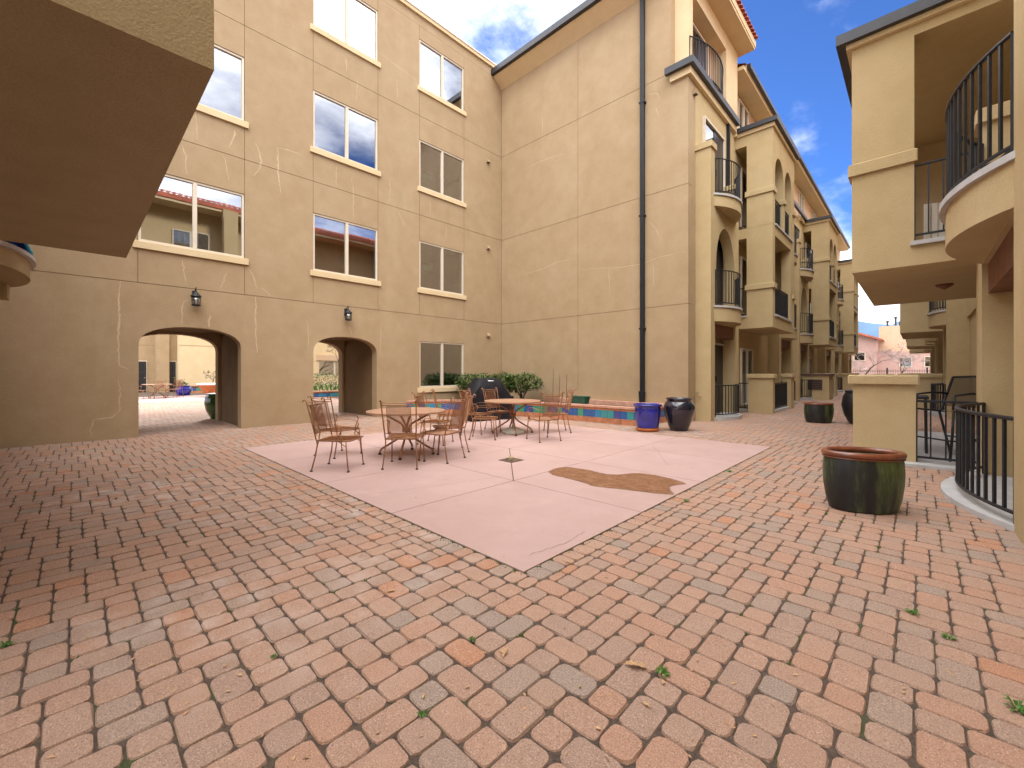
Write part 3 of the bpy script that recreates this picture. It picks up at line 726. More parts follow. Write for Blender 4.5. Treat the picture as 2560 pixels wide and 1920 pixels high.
for i, yj in enumerate(YJ):
    for r in range(1, 4):
        zl, zh = ZJ[r-1], (ZJ[r] if r < 3 else ROOF-.32)
        m_.box(XA-.05, XA-.014, yj-.02, yj+.02, zl, SILLS[r]-.0); m_.box(XA-.05, XA-.014, yj-.02, yj+.02, SILLS[r]+WH, zh)
obj('control_joint', m_, 'joint_dark', blkA)
# passages: side walls, vault, rear wall arches
XR = -14.40
for (a, b_) in ((.957, 2.812), (4.498, 6.349)):
    part_box('passage_wall', blkA, 'stucco_passage_dark', XR+.3, XA-TH, a-.22, a-.07, -.06, 2.7); part_box('passage_wall', blkA, 'stucco_passage_dark', XR+.3, XA-TH, b_+.07, b_+.22, -.06, 2.7)
    part_box('passage_ceiling', blkA, 'stucco_passage_dark', XR+.3, XA-TH, a-.07, b_+.07, 2.42, 2.7)
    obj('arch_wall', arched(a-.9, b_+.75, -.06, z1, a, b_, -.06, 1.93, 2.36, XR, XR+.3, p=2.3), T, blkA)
rear = MB().box(XR,XR+.3,Y0A,.05,-.06,ROOF-.3).box(XR,XR+.3,.051,7.1,z1+.001,ROOF-.3).box(XR,XR+.3,7.101,YB,-.06,ROOF-.3).box(XR,XR+.3,3.563,3.597,-.06,z1); obj('rear_wall', rear, T, blkA)
part_box('floor_plate', blkA, 'interior_dark', XR+.3, XA-TH, Y0A, YB, 2.95, 3.15); part_box('floor_plate', blkA, 'interior_dark', XR+.3, XA-TH, Y0A, YB, 6.2, 6.4); part_box('floor_plate', blkA, 'interior_dark', XR+.3, XA-TH, Y0A, YB, 9.4, 9.6)
part_box('floor_plate', blkA, 'interior_dark', XR+.3, XA-TH, 6.58, YB, -.05, .02); part_box('partition', blkA, 'interior_dark', XR+.3, XA-TH, 6.6, 6.7, 0, 2.95)
part_box('roof', blkA, 'metal_gutter', XR, XA-TH, Y0A, YB, ROOF-.32, ROOF-.2)
part_box('parapet', blkA, T, XA-TH, XA, Y0A, YB, ROOF-.32, ROOF-.02); part_box('coping', blkA, 'stucco_trim', XA-TH-.06, XA+.07, Y0A, YB, ROOF-.02, ROOF+.10); part_box('drip_edge', blkA, 'frame_white', XA-TH-.08, XA+.10, Y0A, YB, ROOF+.10, ROOF+.14)
part_box('end_wall', blkA, T, XR, XA-.002, YB+.001, YB+TH, -.06, ROOF-.33)
part_box('sun_block_slab', blkA, T, -18.4, XR-.001, -4, YB, 3.0, 3.3)  # unseen slab added to keep direct sun out of the passages
# exit signs glowing in two corridor windows
fc = bpy.data.curves.new('exit', 'FONT'); fc.body = 'EXIT'; fc.size = .2; fc.align_x = 'CENTER'
fo = bpy.data.objects.new('exit_tmp', fc); COL.objects.link(fo); bpy.context.view_layer.update()
exm = bpy.data.meshes.new_from_object(fo); bpy.data.objects.remove(fo); exm.materials.clear(); exm.materials.append(MAT['exit_green'])
for z in (5.05, 8.35):
    e_ = obj('exit_sign', MB().box(-12.9,-12.86,8.75,9.2,z-.05,z+.25), 'door_dark', blkA)
    q = obj('sign_letters', exm.copy(), None, e_); q.rotation_euler = (pi/2, 0, pi/2); q.location = (-12.855, 8.975, z+.03)
    part_box('corridor_door', blkA, 'beam_wood', -14.09, -14.05, 8.2, 9.1, z-1.85, z+.15)
# wall lanterns above the arches
def lantern(y, z, label):
    L = thing('wall_lantern', label, 'lamp', (XA, y, z), 0, 'lanterns above the arched passages')
    obj('back_plate', MB().bbox(0,.02,-.045,.045,.12,.34,b=.006), 'metal_dark', L)
    obj('bracket', MB().tube([(.02,0,.25),(.07,0,.33),(.13,0,.38),(.165,0,.34),(.165,0,.30)], .010, 6), 'metal_dark', L, True)
    m_ = MB(); R = .022
    m_.tube([(.165+R*cos(a), 0, .375+R*sin(a)) for a in [2*pi*k/10 for k in range(11)]], .006, 5); obj('finial', m_, 'metal_dark', L, True)
    obj('cap', MB().lathe([(.10,.185),(.105,.195),(.085,.225),(.05,.255),(.03,.285),(.012,.31)], .165, 0, 20), 'metal_dark', L, 'auto')
    obj('globe', MB().lathe([(.072,.0),(.085,.185)], .165, 0, 16), 'glass_lamp', L, True)
    obj('bulb', MB().lathe([(.012,.015),(.026,.06),(.024,.11),(.008,.14)], .165, 0, 10), 'frame_white', L, True)
    m_ = MB()
    for k in range(8):
        a = 2*pi*k/8+.2; m_.tube([(.165+.076*cos(a), .076*sin(a), 0),(.165+.09*cos(a), .09*sin(a), .19)], .0055, 4)
    obj('cage', m_, 'metal_dark', L)
    obj('base_ring', MB().lathe([(.05,-.022),(.086,-.01),(.088,.006),(.07,.012)], .165, 0, 20), 'metal_dark', L, 'auto')
lantern(1.905, 2.845, 'dark wall lantern with glass globe above the left, wider looking arch')
lantern(5.39, 2.83, 'dark wall lantern with glass globe above the arch nearer the window')
def vent(X, y, z, label, rz=0):
    V = thing('wall_vent', label, 'vent', (X, y, z), rz, 'hooded vents on the stucco walls')
    obj('flange', MB().box(.0,.012,-.085,.085,-.07,.10), 'stucco_tan', V)
    m_ = MB().add([(.012,-.07,.08),(.012,.07,.08),(.10,.07,-.02),(.10,-.07,-.02),(.012,-.07,-.055),(.012,.07,-.055),(.10,.07,-.055),(.10,-.07,-.055)], [(0,3,2,1),(3,7,6,2),(0,4,7,3),(1,2,6,5)])
    obj('hood', m_, 'stucco_tan', V); obj('louvre_opening', MB().box(.015,.095,-.065,.065,-.05,-.045), 'door_dark', V)
vent(XA, 10.88, 9.32, 'topmost small hooded vent beside the wall corner'); vent(XA, 10.885, 6.06, 'middle small hooded vent beside the wall corner'); vent(XA, 10.885, 2.76, 'lowest small hooded vent above the black grill cover')
# pale crack repairs on the stucco
def crack(root, pts, place, w0):
    rr = random.Random(hash(tuple(pts)) & 0xffff); q = []
    for (a, b) in zip(pts[:-1], pts[1:]):
        n_ = max(2, int(hypot(b[0]-a[0], b[1]-a[1])/.05))
        for k in range(n_): t = k/n_; q.append((a[0]+(b[0]-a[0])*t+rr.gauss(0,.008), a[1]+(b[1]-a[1])*t))
    q.append(pts[-1]); V = []; n_ = len(q)
    for i, p in enumerate(q):
        a, b = q[max(0,i-1)], q[min(n_-1,i+1)]; dx, dy = b[0]-a[0], b[1]-a[1]; l = hypot(dx, dy) or 1
        w_ = w0*(.35+.65*sin(pi*min(1, (i+.6)/n_)))*rr.uniform(.65,1.35)
        V += [place(p[0]-dy/l*w_, p[1]+dx/l*w_), place(p[0]+dy/l*w_, p[1]-dx/l*w_)]
    obj('crack_patch', MB().add(V, [(2*i,2*i+1,2*i+3,2*i+2) for i in range(n_-1)]), 'crack_patch', root)
CRA=[[(2.68, 7.12), (2.69, 7.04), (2.62, 6.82), (2.56, 6.65)], [(2.42, 6.47), (2.49, 6.3), (2.54, 6.03), (2.58, 5.86)], [(3.12, 7.0), (3.2, 6.78), (3.25, 6.57), (3.17, 6.32), (3.07, 6.17)], [(3.6, 7.07), (3.63, 6.83), (3.62, 6.43), (3.66, 6.13), (3.69, 5.94)], [(3.62, 7.07), (3.9, 7.1), (4.16, 7.1), (4.29, 7.07)], [(5.11, 7.13), (5.12, 6.57)], [(5.55, 6.95), (5.61, 6.71), (5.61, 6.22), (5.62, 5.75)], [(6.78, 7.34), (6.79, 6.61)], [(7.08, 6.4), (7.18, 6.18), (7.31, 6.02)], [(8.26, 7.08), (8.29, 6.53)], [(8.93, 6.4), (8.92, 5.89)], [(2.95, 3.9), (3.07, 3.71), (3.15, 3.42)], [(3.24, 3.45), (3.36, 3.37), (3.46, 3.27)], [(2.51, 3.69), (2.46, 3.5), (2.39, 3.31)], [(5.74, 9.84), (5.7, 9.24)], [(6.44, 11.03), (6.88, 10.94), (7.38, 10.88), (7.72, 10.83)], [(7.02, 10.5), (7.04, 9.91)], [(5.39, 10.33), (5.41, 9.94)], [(1.91, 7.22), (1.94, 6.97), (1.96, 6.61)], [(1.68, 6.38), (1.74, 6.17), (1.75, 5.9), (1.78, 5.77)], [(1.69, 3.86), (1.71, 3.62), (1.76, 3.29)], [(0.67, 3.22), (0.65, 2.88), (0.66, 2.42), (0.64, 1.95), (0.66, 1.49), (0.81, 1.41)], [(0.65, 1.2), (0.67, 0.92), (0.66, 0.56), (0.54, 0.44), (0.29, 0.42), (0.24, 0.21), (0.28, 0.06)], [(1.82, 2.99), (1.71, 2.92), (1.68, 2.68), (1.68, 2.42)], [(2.19, 2.65), (2.17, 2.39)], [(3.12, 3.21), (3.12, 2.79), (3.13, 2.2), (3.16, 1.83)], [(4.33, 2.75), (4.37, 2.37), (4.36, 1.92)], [(6.49, 2.94), (6.48, 2.47), (6.46, 1.89)], [(5.47, 2.78), (5.55, 2.43)]]
CRB=[[(-8.06, 4.74), (-7.44, 4.68), (-6.62, 4.56), (-5.86, 4.54), (-5.38, 4.64), (-4.55, 4.65)], [(-6.99, 4.6), (-6.96, 4.21), (-6.94, 3.82)], [(-5.69, 5.77), (-5.48, 5.54), (-5.25, 5.07)], [(-10.58, 4.99), (-9.76, 5.02), (-8.99, 5.16), (-8.28, 5.14)], [(-10.5, 8.86), (-9.83, 8.91), (-8.73, 8.82)], [(-9.69, 10.62), (-9.65, 9.84)], [(-5.43, 8.96), (-5.36, 8.65)], [(-5.71, 9.45), (-5.38, 9.34), (-5.34, 9.14)], [(-5.52, 4.49), (-5.5, 3.81)]]

WID = {0:.022, 2:.022, 3:.024, 21:.024, 24:.035, 25:.022}
for i, c_ in enumerate(CRA): crack(blkA, [tuple(p) for p in c_], lambda a, b: (XA+.0025, a, b), WID.get(i, .015)*.7)

# ------------------------------------------------------------------ corner wing (blank end wall, balconied alley front)
wing = thing('apartment_wing', 'tan apartment wing with a blank end wall and curved balconies along the alley', 'building')
XC = -4.52
xj = [-11.74, -8.14, XC]
for r in range(4):
    zl, zh = ([-.06]+ZJ)[r], (ZJ+[12.62])[r]
    for a, b_ in zip(xj[:-1], xj[1:]):
        if r == 3 and b_ == XC: b_ = -5.01
        part_box('stucco_panel', wing, T, a+GAP, b_-(GAP if b_ != XC else 0), YB, YB+TH, zl+GAP, zh-GAP if r < 3 else zh)
m_ = MB()
for z in ZJ: m_.box(-11.7, XC-.02, YB+.014, YB+.05, z-.02, z+.02)
m_.box(-8.16,-8.12,YB+.014,YB+.05,0,12.6)
obj('control_joint', m_, 'joint_dark', wing)
for c_ in CRB: crack(wing, [tuple(p) for p in c_], lambda a, b: (a, YB-.0025, b), .009)
# gold alley facade
part_box('facade_wall', wing, T, XC-TH, XC, YB+TH, 12.13, -.06, 9.43)
for z in ZJ[:2]: pass
part_box('facade_wall', wing, 'stucco_gold', XC-TH, XC-.003, 12.13, 47.0, -.06, 9.43)
part_box('setback_wall', wing, 'stucco_peach', -5.31, -5.01, YB+TH, 47.0, 9.43, 12.2)
part_box('terrace', wing, 'concrete_base', -5.01, XC-.004, YB+TH, 47, 9.30, 9.428)
# cornice and gutter at terrace level, wrapping the corner
m_ = MB().box(-5.0,XC+.10,YB-.08,YB-.002,9.43,9.66).box(XC+.001,XC+.10,YB-.002,15.5,9.43,9.66); obj('cornice', m_, 'stucco_trim', wing)
m_ = MB().box(-5.1,XC+.21,YB-.20,YB-.081,9.62,9.80).box(XC+.101,XC+.21,YB-.081,15.5,9.62,9.80); obj('gutter', m_, 'metal_gutter', wing)
part_box('terrace_edge', wing, 'metal_gutter', -5.0, XC+.10, YB-.001, 15.5, 9.662, 9.70)
# end-wall eave with gutter
m_ = MB().add([(-12.2,YB-.001,12.36),(-5.01,YB-.001,12.36),(-5.01,YB-.42,12.68),(-12.2,YB-.42,12.68),(-12.2,YB-.001,12.95),(-5.01,YB-.001,12.95),(-5.01,YB-.42,12.95),(-12.2,YB-.42,12.95)], [(0,1,2,3),(3,2,6,7),(4,7,6,5),(0,3,7,4),(1,5,6,2)])
m_.v = [(max(x, XA+.0), y, z) for x, y, z in m_.v]; obj('eave', m_, 'stucco_trim', wing)
part_box('gutter', wing, 'metal_gutter', XA-.25, -4.9, YB-.56, YB-.425, 12.70, 12.90)
part_box('rear_wall', wing, T, -14.4, -14.1, YB+TH+.001, 47, -.06, 12.95)
part_box('roof', wing, 'roof_tile', -14.4, -5.0, YB+.0, 47, 12.96, 13.1)
# downspout with clamps and boot
ds = obj('downspout', MB().bbox(-5.875,-5.755,YB-.13,YB-.02,.55,12.7,b=.015), 'downspout_metal', wing)
for z in (2.6, 5.9, 9.2): obj('strap', MB().box(-5.90,-5.73,YB-.135,YB-.003,z,z+.05), 'downspout_metal', ds)
obj('boot', MB().lathe([(.07,.46),(.085,.5),(.09,.60),(.10,.75),(.095,.8)], -5.815, YB-.10, 12), 'downspout_metal', ds, 'auto')
part_box('downspout', wing, 'downspout_metal', XC+.001, XC+.09, 14.78, 14.88, 3.3, 9.62)
# alley front units
UN = [(12.13, 14.62, 15.68, 18.96, 20.05, 22.55), (24.0, 26.5, 27.5, 30.8, 31.9, 34.4), (35.6, 38.1, 39.2, 42.5, 43.6, 46.0)]
for i, (a, b_, c_, d_, e_, f_) in enumerate(UN):
    screen_unit(wing, XC, 1, a, b_, single=(i == 0)); bay_unit(wing, XC, 1, c_, d_, single=(i == 0)); screen_unit(wing, XC, 1, e_, f_, mirror=True)
    for (p, q_) in ((b_, c_), (d_, e_)): part_box('cornice', wing, 'stucco_trim', XC, XC+.10, p+(.9 if p < 15 else 0), q_-.06, 9.32, 9.55)
    part_box('gutter', wing, 'metal_gutter', XC+.101, XC+.21, d_+.16, (UN[i+1][2]-.16) if i < 2 else 47, 9.5, 9.66)
# upper storey: porch frame, eaves, tiles
part_box('porch_pier', wing, 'stucco_trim', -5.01, -4.62, 15.1, 16.3, 9.70, 12.1); part_box('porch_beam', wing, 'stucco_trim', -5.01, -4.62, 11.95, 16.3, 12.1, 12.6)
part_box('porch_pier', wing, 'stucco_trim', -5.01, -4.62, YB+.31, 12.2, 9.70, 12.1)
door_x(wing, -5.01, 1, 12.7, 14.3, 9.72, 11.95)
e1 = part_box('eave', wing, 'stucco_trim', -5.0, -4.12, YB+.2, 16.5, 12.6, 12.68); part_box('fascia', e1, 'stucco_trim', -4.16, -4.10, YB+.2, 16.55, 12.682, 12.9)
tile_me = None
def tiles(root, x, y0, y1, z, s=1, dz=0):
    global tile_me
    if tile_me is None:
        mb = MB(); n_ = 7
        for k in range(2):
            pass
        V = []; 
        for xx, rr, zz in ((0,.10,0),(-.42,.085,.17)):
            for k in range(n_+1): a = pi*k/n_; V.append((xx, rr*cos(a), zz+rr*sin(a)*.75))
        V += [(v[0], v[1]*.82, v[2]*1.0-.018) for v in V[:n_+1]]
        F = [(k, k+1, n_+2+k, n_+1+k) for k in range(n_)]+[(k+1, k, 2*n_+2+k, 2*n_+3+k) for k in range(n_)]
        mb.add(V, F); tile_me = bpy.data.meshes.new('roof_tile'); tile_me.from_pydata(mb.v, [], mb.f); tile_me.materials.append(MAT['roof_tile'])
    for r in range(2):
        yy = y0
        while yy < y1:
            o = bpy.data.objects.new('roof_tile', tile_me); COL.objects.link(o); o.parent = root; o.location = (x-s*r*.36, yy, z+r*.145); o.rotation_euler = (random.gauss(0,.02), random.gauss(0,.02), random.gauss(0,.03)+(0 if s > 0 else pi)); yy += .215
tiles(e1, -4.02, YB+.3, 16.6, 12.93)
obj('roof_slope', MB().add([(-4.12,YB+.2,12.91),(-4.12,16.5,12.91),(-6,16.5,13.6),(-6,YB+.2,13.6)], [(0,1,2,3)]), 'roof_tile', e1)
e2 = part_box('eave', wing, 'stucco_trim', -5.0, -4.42, 16.31, 47, 12.0, 12.12); part_box('fascia', e2, 'stucco_trim', -4.46, -4.40, 16.6, 47, 12.122, 12.28)
part_box('gutter', wing, 'metal_gutter', -4.399, -4.28, 16.6, 47, 12.14, 12.28)
obj('roof_slope', MB().add([(-4.40,16.5,12.285),(-4.40,47,12.285),(-6,47,12.9),(-6,16.5,12.9)], [(0,1,2,3)]), 'roof_tile', e2)
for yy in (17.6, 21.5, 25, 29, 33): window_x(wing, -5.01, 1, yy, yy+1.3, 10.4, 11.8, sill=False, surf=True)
rail_path(wing, arc_pts(11.95, 14.6, -4.62, .33, 14), 9.72, 10.75, True)
V2 = vent(XC, 12.0, 9.12, 'small hooded vent under the corner gutter of the wing')
# louvred utility enclosure in the alley
ub = thing('utility_enclosure', 'stucco utility box with brown louvres and flat brown lid in the alley', 'enclosure', (-3.66,26.0,0))
obj('body', MB().box(-.54,.54,-.7,.7,-.05,1.2), 'stucco_gold', ub); obj('lid', MB().bbox(-.60,.60,-.76,.76,1.2,1.29,b=.01), 'louvre', ub)
lv = obj('louvre_frame', MB().box(-.32,.28,-.722,-.701,.5,1.0), 'door_dark', ub)
for k in range(5): obj('slat', MB().box(-.31,.27,-.745,-.7225,.53+k*.095,.585+k*.095), 'louvre', lv)

# ------------------------------------------------------------------ right-hand wing (columns, near balcony)
dw = thing('apartment_wing', 'golden stucco wing on the right with columns, near curved balcony and square loggia', 'building')
G_ = 'stucco_gold'
part_box('column', dw, G_, .585, .995, 5.0, 5.58, -.05, 9.2)
part_box('column', dw, G_, .585, .995, 8.12, 8.85, -.05, 2.922); part_box('column', dw, G_, .585, .955, 8.12, 8.5, 2.9221, 4.55)
part_box('pier_cap', dw, G_, .53, 1.0, 8.06, 8.55, 4.55, 4.73, bev=.012)
part_box('lintel', dw, G_, .588, .995, 5.58, 8.12, 2.74, 3.19)
part_box('beam', dw, 'beam_wood', .64, .86, 5.58, 8.12, 2.36, 2.738)
b = curved_slab(dw, 'balcony', G_, 5.56, 8.20, .588, -.37, 2.76, 3.16, .02, 24)
curved_slab(b, 'balcony_lip', 'concrete_pale', 5.5, 8.26, .586, -.42, 3.16, 3.225, .02, 24)
rb = rail_path(b, arc_pts(5.60, 8.10, .585, -.35, 20), 3.21, 4.27, True, r=.024, step=.125, bal=.011)
obj('rail_stay', MB().tube([(.60,8.08,3.98),(.72,8.0,3.98),(.80,7.6,3.98),(.78,7.2,3.98)], .022, 5, flat=1.2), 'metal_dark', rb)
curved_slab(dw, 'threshold', 'concrete_pale', 5.52, 8.25, .60, -.42, -.02, .045, .4, 24)
rail_path(dw, arc_pts(5.60, 8.10, .60, -.29, 20), .05, .95, True, r=.024, step=.125, bal=.011)
# loggia box
part_box('bay_floor', dw, G_, -.765, 1.7, 8.56, 13.2, 2.923, 3.21)
part_box('corner_pier', dw, G_, -.765, -.048, 8.56, 8.86, 3.21, 6.45); part_box('corner_pier', dw, G_, -.765, -.3, 12.6, 13.197, 3.21, 6.45)
part_box('band', dw, G_, -.81, -.01, 8.51, 8.91, 4.44, 4.62, bev=.012); part_box('band', dw, G_, -.81, -.25, 12.55, 13.24, 4.44, 4.62, bev=.012)
part_box('loggia_ceiling', dw, G_, -.762, 1.9, 8.565, 13.2, 6.3, 6.448)
part_box('cornice', dw, 'stucco_trim', -.83, 1.9, 8.49, 13.26, 6.451, 6.57); m_ = MB().box(-.95,-.831,8.4,13.4,6.52,6.68).box(-.831,1.9,13.261,13.4,6.52,6.68).box(-.831,1.9,8.4,8.489,6.52,6.68); obj('gutter', m_, 'metal_gutter', dw)
part_box('bay_roof', dw, 'roof_tile', -.83, 1.9, 8.49, 13.26, 6.571, 6.63)
part_box('balcony_lip', dw, 'concrete_pale', -.09, .56, 8.50, 8.86, 3.2105, 3.27)
rail_path(dw, [(-.05,8.6),(.56,8.6)], 3.28, 4.39, True, r=.022, step=.15, bal=.009)
rail_path(dw, [(-.62,8.86),(-.62,12.6)], 3.24, 4.39, False)
part_box('loggia_wall', dw, G_, -.29, 1.7, 12.9, 13.195, 3.21, 6.3)
part_box('facade_wall', dw, G_, 1.7, 2.0, -14, 14.6, -.05, 9.2); part_box('facade_wall', dw, G_, 1.05, 1.35, 8.85, 17.75, -.05, 2.922)
part_box('facade_wall', dw, G_, .995, 1.3, 13.201, 47, 2.9225, 9.43); part_box('facade_wall', dw, G_, .995, 1.3, 17.751, 47, -.05, 2.9224)
part_box('upper_wall', dw, 'stucco_peach', 1.5, 1.8, 14.6, 47, 9.43, 15.0); part_box('terrace', dw, 'concrete_base', .995, 1.5, 14.6, 47, 9.43, 9.46)
part_box('roof', dw, 'roof_tile', .7, 9, -14, 14.6, 9.2, 9.4); part_box('roof', dw, 'roof_tile', .9, 9, 14.61, 47, 15.0, 15.2)
tiles(dw, .78, 2.0, 14.4, 9.42, s=-1)
e_ = part_box('eave', dw, 'stucco_trim', .75, 1.7, -14, 14.6, 9.08, 9.199)
for z in (3.4, 6.5): 
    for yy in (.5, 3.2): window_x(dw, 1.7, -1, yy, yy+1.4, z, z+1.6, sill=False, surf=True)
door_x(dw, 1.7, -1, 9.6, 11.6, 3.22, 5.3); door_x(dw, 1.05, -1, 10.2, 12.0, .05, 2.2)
# patio below the loggia
part_box('patio_wall', dw, G_, -.75, -.03, 8.56, 8.84, -.05, 1.175); part_box('wall_cap', dw, G_, -.81, .01, 8.49, 8.90, 1.175, 1.31, bev=.018)
part_box('patio_slab', dw, 'concrete_pale', -.72, 1.05, 8.35, 13.2, -.02, .035)
rail_path(dw, [(-.03,8.62),(.585,8.62)], .02, .93, True, r=.022, step=.15, bal=.009, posts=(0,))
rail_path(dw, [(-.66,8.85),(-.66,12.6)], .05, .95, False); part_box('patio_wall', dw, G_, -.75, -.45, 12.6, 13.2, -.05, 1.175); part_box('wall_cap', dw, G_, -.81, -.40, 12.55, 13.25, 1.175, 1.31, bev=.018)
# units further along
for i, (a, b_, c_, d_) in enumerate(((17.75, 20.3, 21.4, 25.6), (29.2, 31.8, 32.9, 37.0), (39.6, 42.2, 43.2, 46.0))):
    screen_unit(dw, .995, -1, a, b_); bay_unit(dw, .995, -1, c_, d_, dep=1.5); screen_unit(dw, .995, -1, d_+.9, d_+3.3 if i < 2 else d_+.95+1.0, mirror=True) if i < 2 else None

# ------------------------------------------------------------------ block over the viewer's left shoulder
eb = thing('apartment_block', 'stucco block overhead at the left with a deep brown soffit over the paving', 'building')
part_box('facade_wall', eb, 'stucco_shell', -11.74, -8.0, -1.45, -1.15, -.05, 6.9); part_box('facade_wall', eb, 'stucco_shell', -8.0, -2.6, -2.9, -2.6, 2.95, 6.9); part_box('side_wall', eb, 'stucco_shell', -2.9, -2.601, -8, -2.901, 2.95, 6.9); part_box('added_undercroft_ceiling', eb, 'stucco_shell', -8.0, -2.91, -8, -2.901, 2.9, 3.0); part_box('added_undercroft_column', eb, 'stucco_shell', -5.5, -5.1, -3.4, -3.0, -.05, 2.899); part_box('added_undercroft_column', eb, 'stucco_shell', -3.1, -2.7, -3.4, -3.0, -.05, 2.899)  # unseen open ground floor, shaped to let light in from the south
part_box('side_wall', eb, 'stucco_shell', -8.3, -8.0, -2.599, -1.451, -.05, 6.9)
part_box('overhang', eb, 'stucco_shell', -8.0, -2.69, -2.599, .52, 2.95, 3.25)
part_box('parapet', eb, 'stucco_shell', -8.0, -2.69, .34, .519, 3.25, 4.05); part_box('parapet', eb, 'stucco_shell', -2.87, -2.691, -2.599, .34, 3.25, 4.05); part_box('parapet', eb, 'stucco_shell', -7.999, -7.82, -1.14, .34, 3.25, 4.05)  # unseen parapets kept low so more sky light reaches the paving
part_box('roof', eb, 'roof_tile', -11.74, -2.5, -8, -2.55, 6.9, 7.05); part_box('coping', eb, 'stucco_trim', -8.06, -2.63, .32, .58, 4.05, 4.13)
el = MB(); EN = 40
ep = lambda rx, ry: [(-9.55+rx*cos(pi*k/EN), -1.149+ry*sin(pi*k/EN)) for k in range(EN+1)]
b = obj('balcony', MB().prism(ep(1.5,.71), 2.74, 2.98), 'stucco_shell', eb); obj('balcony_lip', MB().prism(ep(1.55,.77), 2.981, 3.035), 'concrete_pale', b)
rail_path(b, ep(1.42,.58)[2:-2], 3.03, 4.05, False)
part_box('bracket', eb, 'stucco_shell', -10.5, -10.1, -1.149, -.70, 2.50, 2.739)
t_ = thing('beach_towel', 'crumpled blue towel lying on the curved balcony at the far left', 'towel', (-9.0,-.60,3.035))
simple('towel_blue', (.02,.10,.55), .9, var=.5, scale=9); simple('towel_cyan', (.02,.35,.55), .9, var=.4, scale=9)
m_ = MB()
nx_, ny_ = 14, 8
for i in range(nx_+1):
    for j in range(ny_+1): m_.v.append((-.6+i*1.2/nx_, -.16+j*.32/ny_, .06+.10*sin(i*.9+j*.5)**2+.05*sin(j*1.7-i*.3)))
m_.f = [(i*(ny_+1)+j, (i+1)*(ny_+1)+j, (i+1)*(ny_+1)+j+1, i*(ny_+1)+j+1) for i in range(nx_) for j in range(ny_)]
obj('cloth', m_, 'towel_blue', t_, True); obj('fringe', MB().tube([(-.55,.15,.05),(-.2,.19,.03),(.2,.16,.06),(.55,.17,.03)], .02, 6), 'towel_cyan', t_, True)

# ------------------------------------------------------------------ far courtyard behind the passages
fb = thing('apartment_block', 'sunlit tan building seen through the left arch with two dark doors', 'building')
part_box('wall', fb, T, -38.6, -38.2, -8, 3.95, -.05, 6); part_box('wall', fb, T, -38.6, -37.2, 3.951, 4.62, -.05, 6); part_box('wall', fb, T, -38.6, -37.5, 4.621, 5.05, -.05, 6); part_box('wall', fb, 'stucco_trim', -38.6, -36.4, 5.06, 12.0, -.05, 6)
part_box('control_joint', fb, 'joint_dark', -38.199, -38.19, -8, 3.95, 3.2, 3.23); part_box('control_joint', fb, 'joint_dark', -36.399, -36.39, 5.06, 12, 3.2, 3.23)
def far_door(X, ya, yb):
    d = obj('door', MB().box(X,X+.03,ya-.05,yb+.05,0,2.15), 'frame_cream', fb); obj('door_leaf', MB().box(X+.031,X+.06,ya,yb,.01,2.1), 'door_dark', d)
    for z0, z1 in ((.25,.85), (1.0,1.3), (1.42,1.95)): obj('door_panel', MB().box(X+.061,X+.07,ya+.12,yb-.12,z0,z1), 'metal_dark', d)
    obj('handle', MB().box(X+.061,X+.12,yb-.12,yb-.05,.95,1.0), 'brass', d)
far_door(-38.2, 2.6, 3.5); far_door(-37.5, 4.66, 5.0)
fs = obj('far_slab', MB().box(-30.5,-24.6,.5,11,-.05,.006), 'concrete_pink', kind='structure')
nb = thing('apartment_block', 'pale building with a wide window seen through the arch beside the hedge', 'building')
part_box('wall', nb, 'stucco_trim', -27.2, -27.0, 8.0, 10.64, -.05, 5); part_box('wall', nb, 'stucco_trim', -27.2, -27.0, 10.641, 12.7, -.05, 1.15); part_box('wall', nb, 'stucco_trim', -27.2, -27.0, 10.641, 12.7, 2.45, 5); part_box('wall', nb, 'stucco_trim', -27.2, -27.0, 12.701, 16, -.05, 5)
part_box('header', nb, 'stucco_peach', -27.0, -26.94, 10.5, 12.8, 2.1, 2.45)
window_x(nb, -27.0, 1, 10.65, 12.69, 1.15, 2.1, sill=False); part_box('room', nb, 'interior_dark', -28.4, -28.3, 10, 13, 0, 3)
def foliage(cx, cy, cz, rx, ry, rz, n, size, seed, flat=.0, boxy=False):
    r = random.Random(seed); m = MB()
    for k in range(n):
        while True:
            x, y, z = r.uniform(-1,1), r.uniform(-1,1), r.uniform(-1,1)
            d = max(abs(x),abs(y),abs(z)) if boxy else sqrt(x*x+y*y+z*z)
            if d < 1 and d > r.random()**1.5*.9: break
        wob = 1+.18*sin(5*x+seed)*sin(4*y+2*z)
        px, py, pz = cx+x*rx*wob, cy+y*ry*wob, cz+z*rz*wob
        s_ = size*r.uniform(.6,1.3); a, b_ = r.uniform(0,2*pi), r.uniform(-.7,1.0)
        ux, uy, uz = cos(a)*cos(b_), sin(a)*cos(b_), sin(b_); vx, vy = -sin(a), cos(a)
        m.add([(px,py,pz),(px+ux*s_*.5+vx*s_*.28,py+uy*s_*.5+vy*s_*.28,pz+uz*s_*.5),(px+ux*s_,py+uy*s_,pz+uz*s_-.1*s_),(px+ux*s_*.5-vx*s_*.28,py+uy*s_*.5-vy*s_*.28,pz+uz*s_*.5)], [(0,1,2,3)])
    return m
hd = thing('hedge', 'clipped green hedge above a tiled planter seen through the right arch', 'hedge', (-24.9,10.4,0))
obj('foliage', foliage(0,0,.85,.5,1.9,.42,3800,.085,5,boxy=True), 'leaf_hedge', hd)
m_ = MB()
for k in range(14): m_.tube([(rs.uniform(-.3,.3), -1.6+k*.24, .1),(rs.uniform(-.3,.3), -1.6+k*.24+rs.uniform(-.1,.1), .8)], .015, 5)
obj('stem', m_, 'bark', hd)
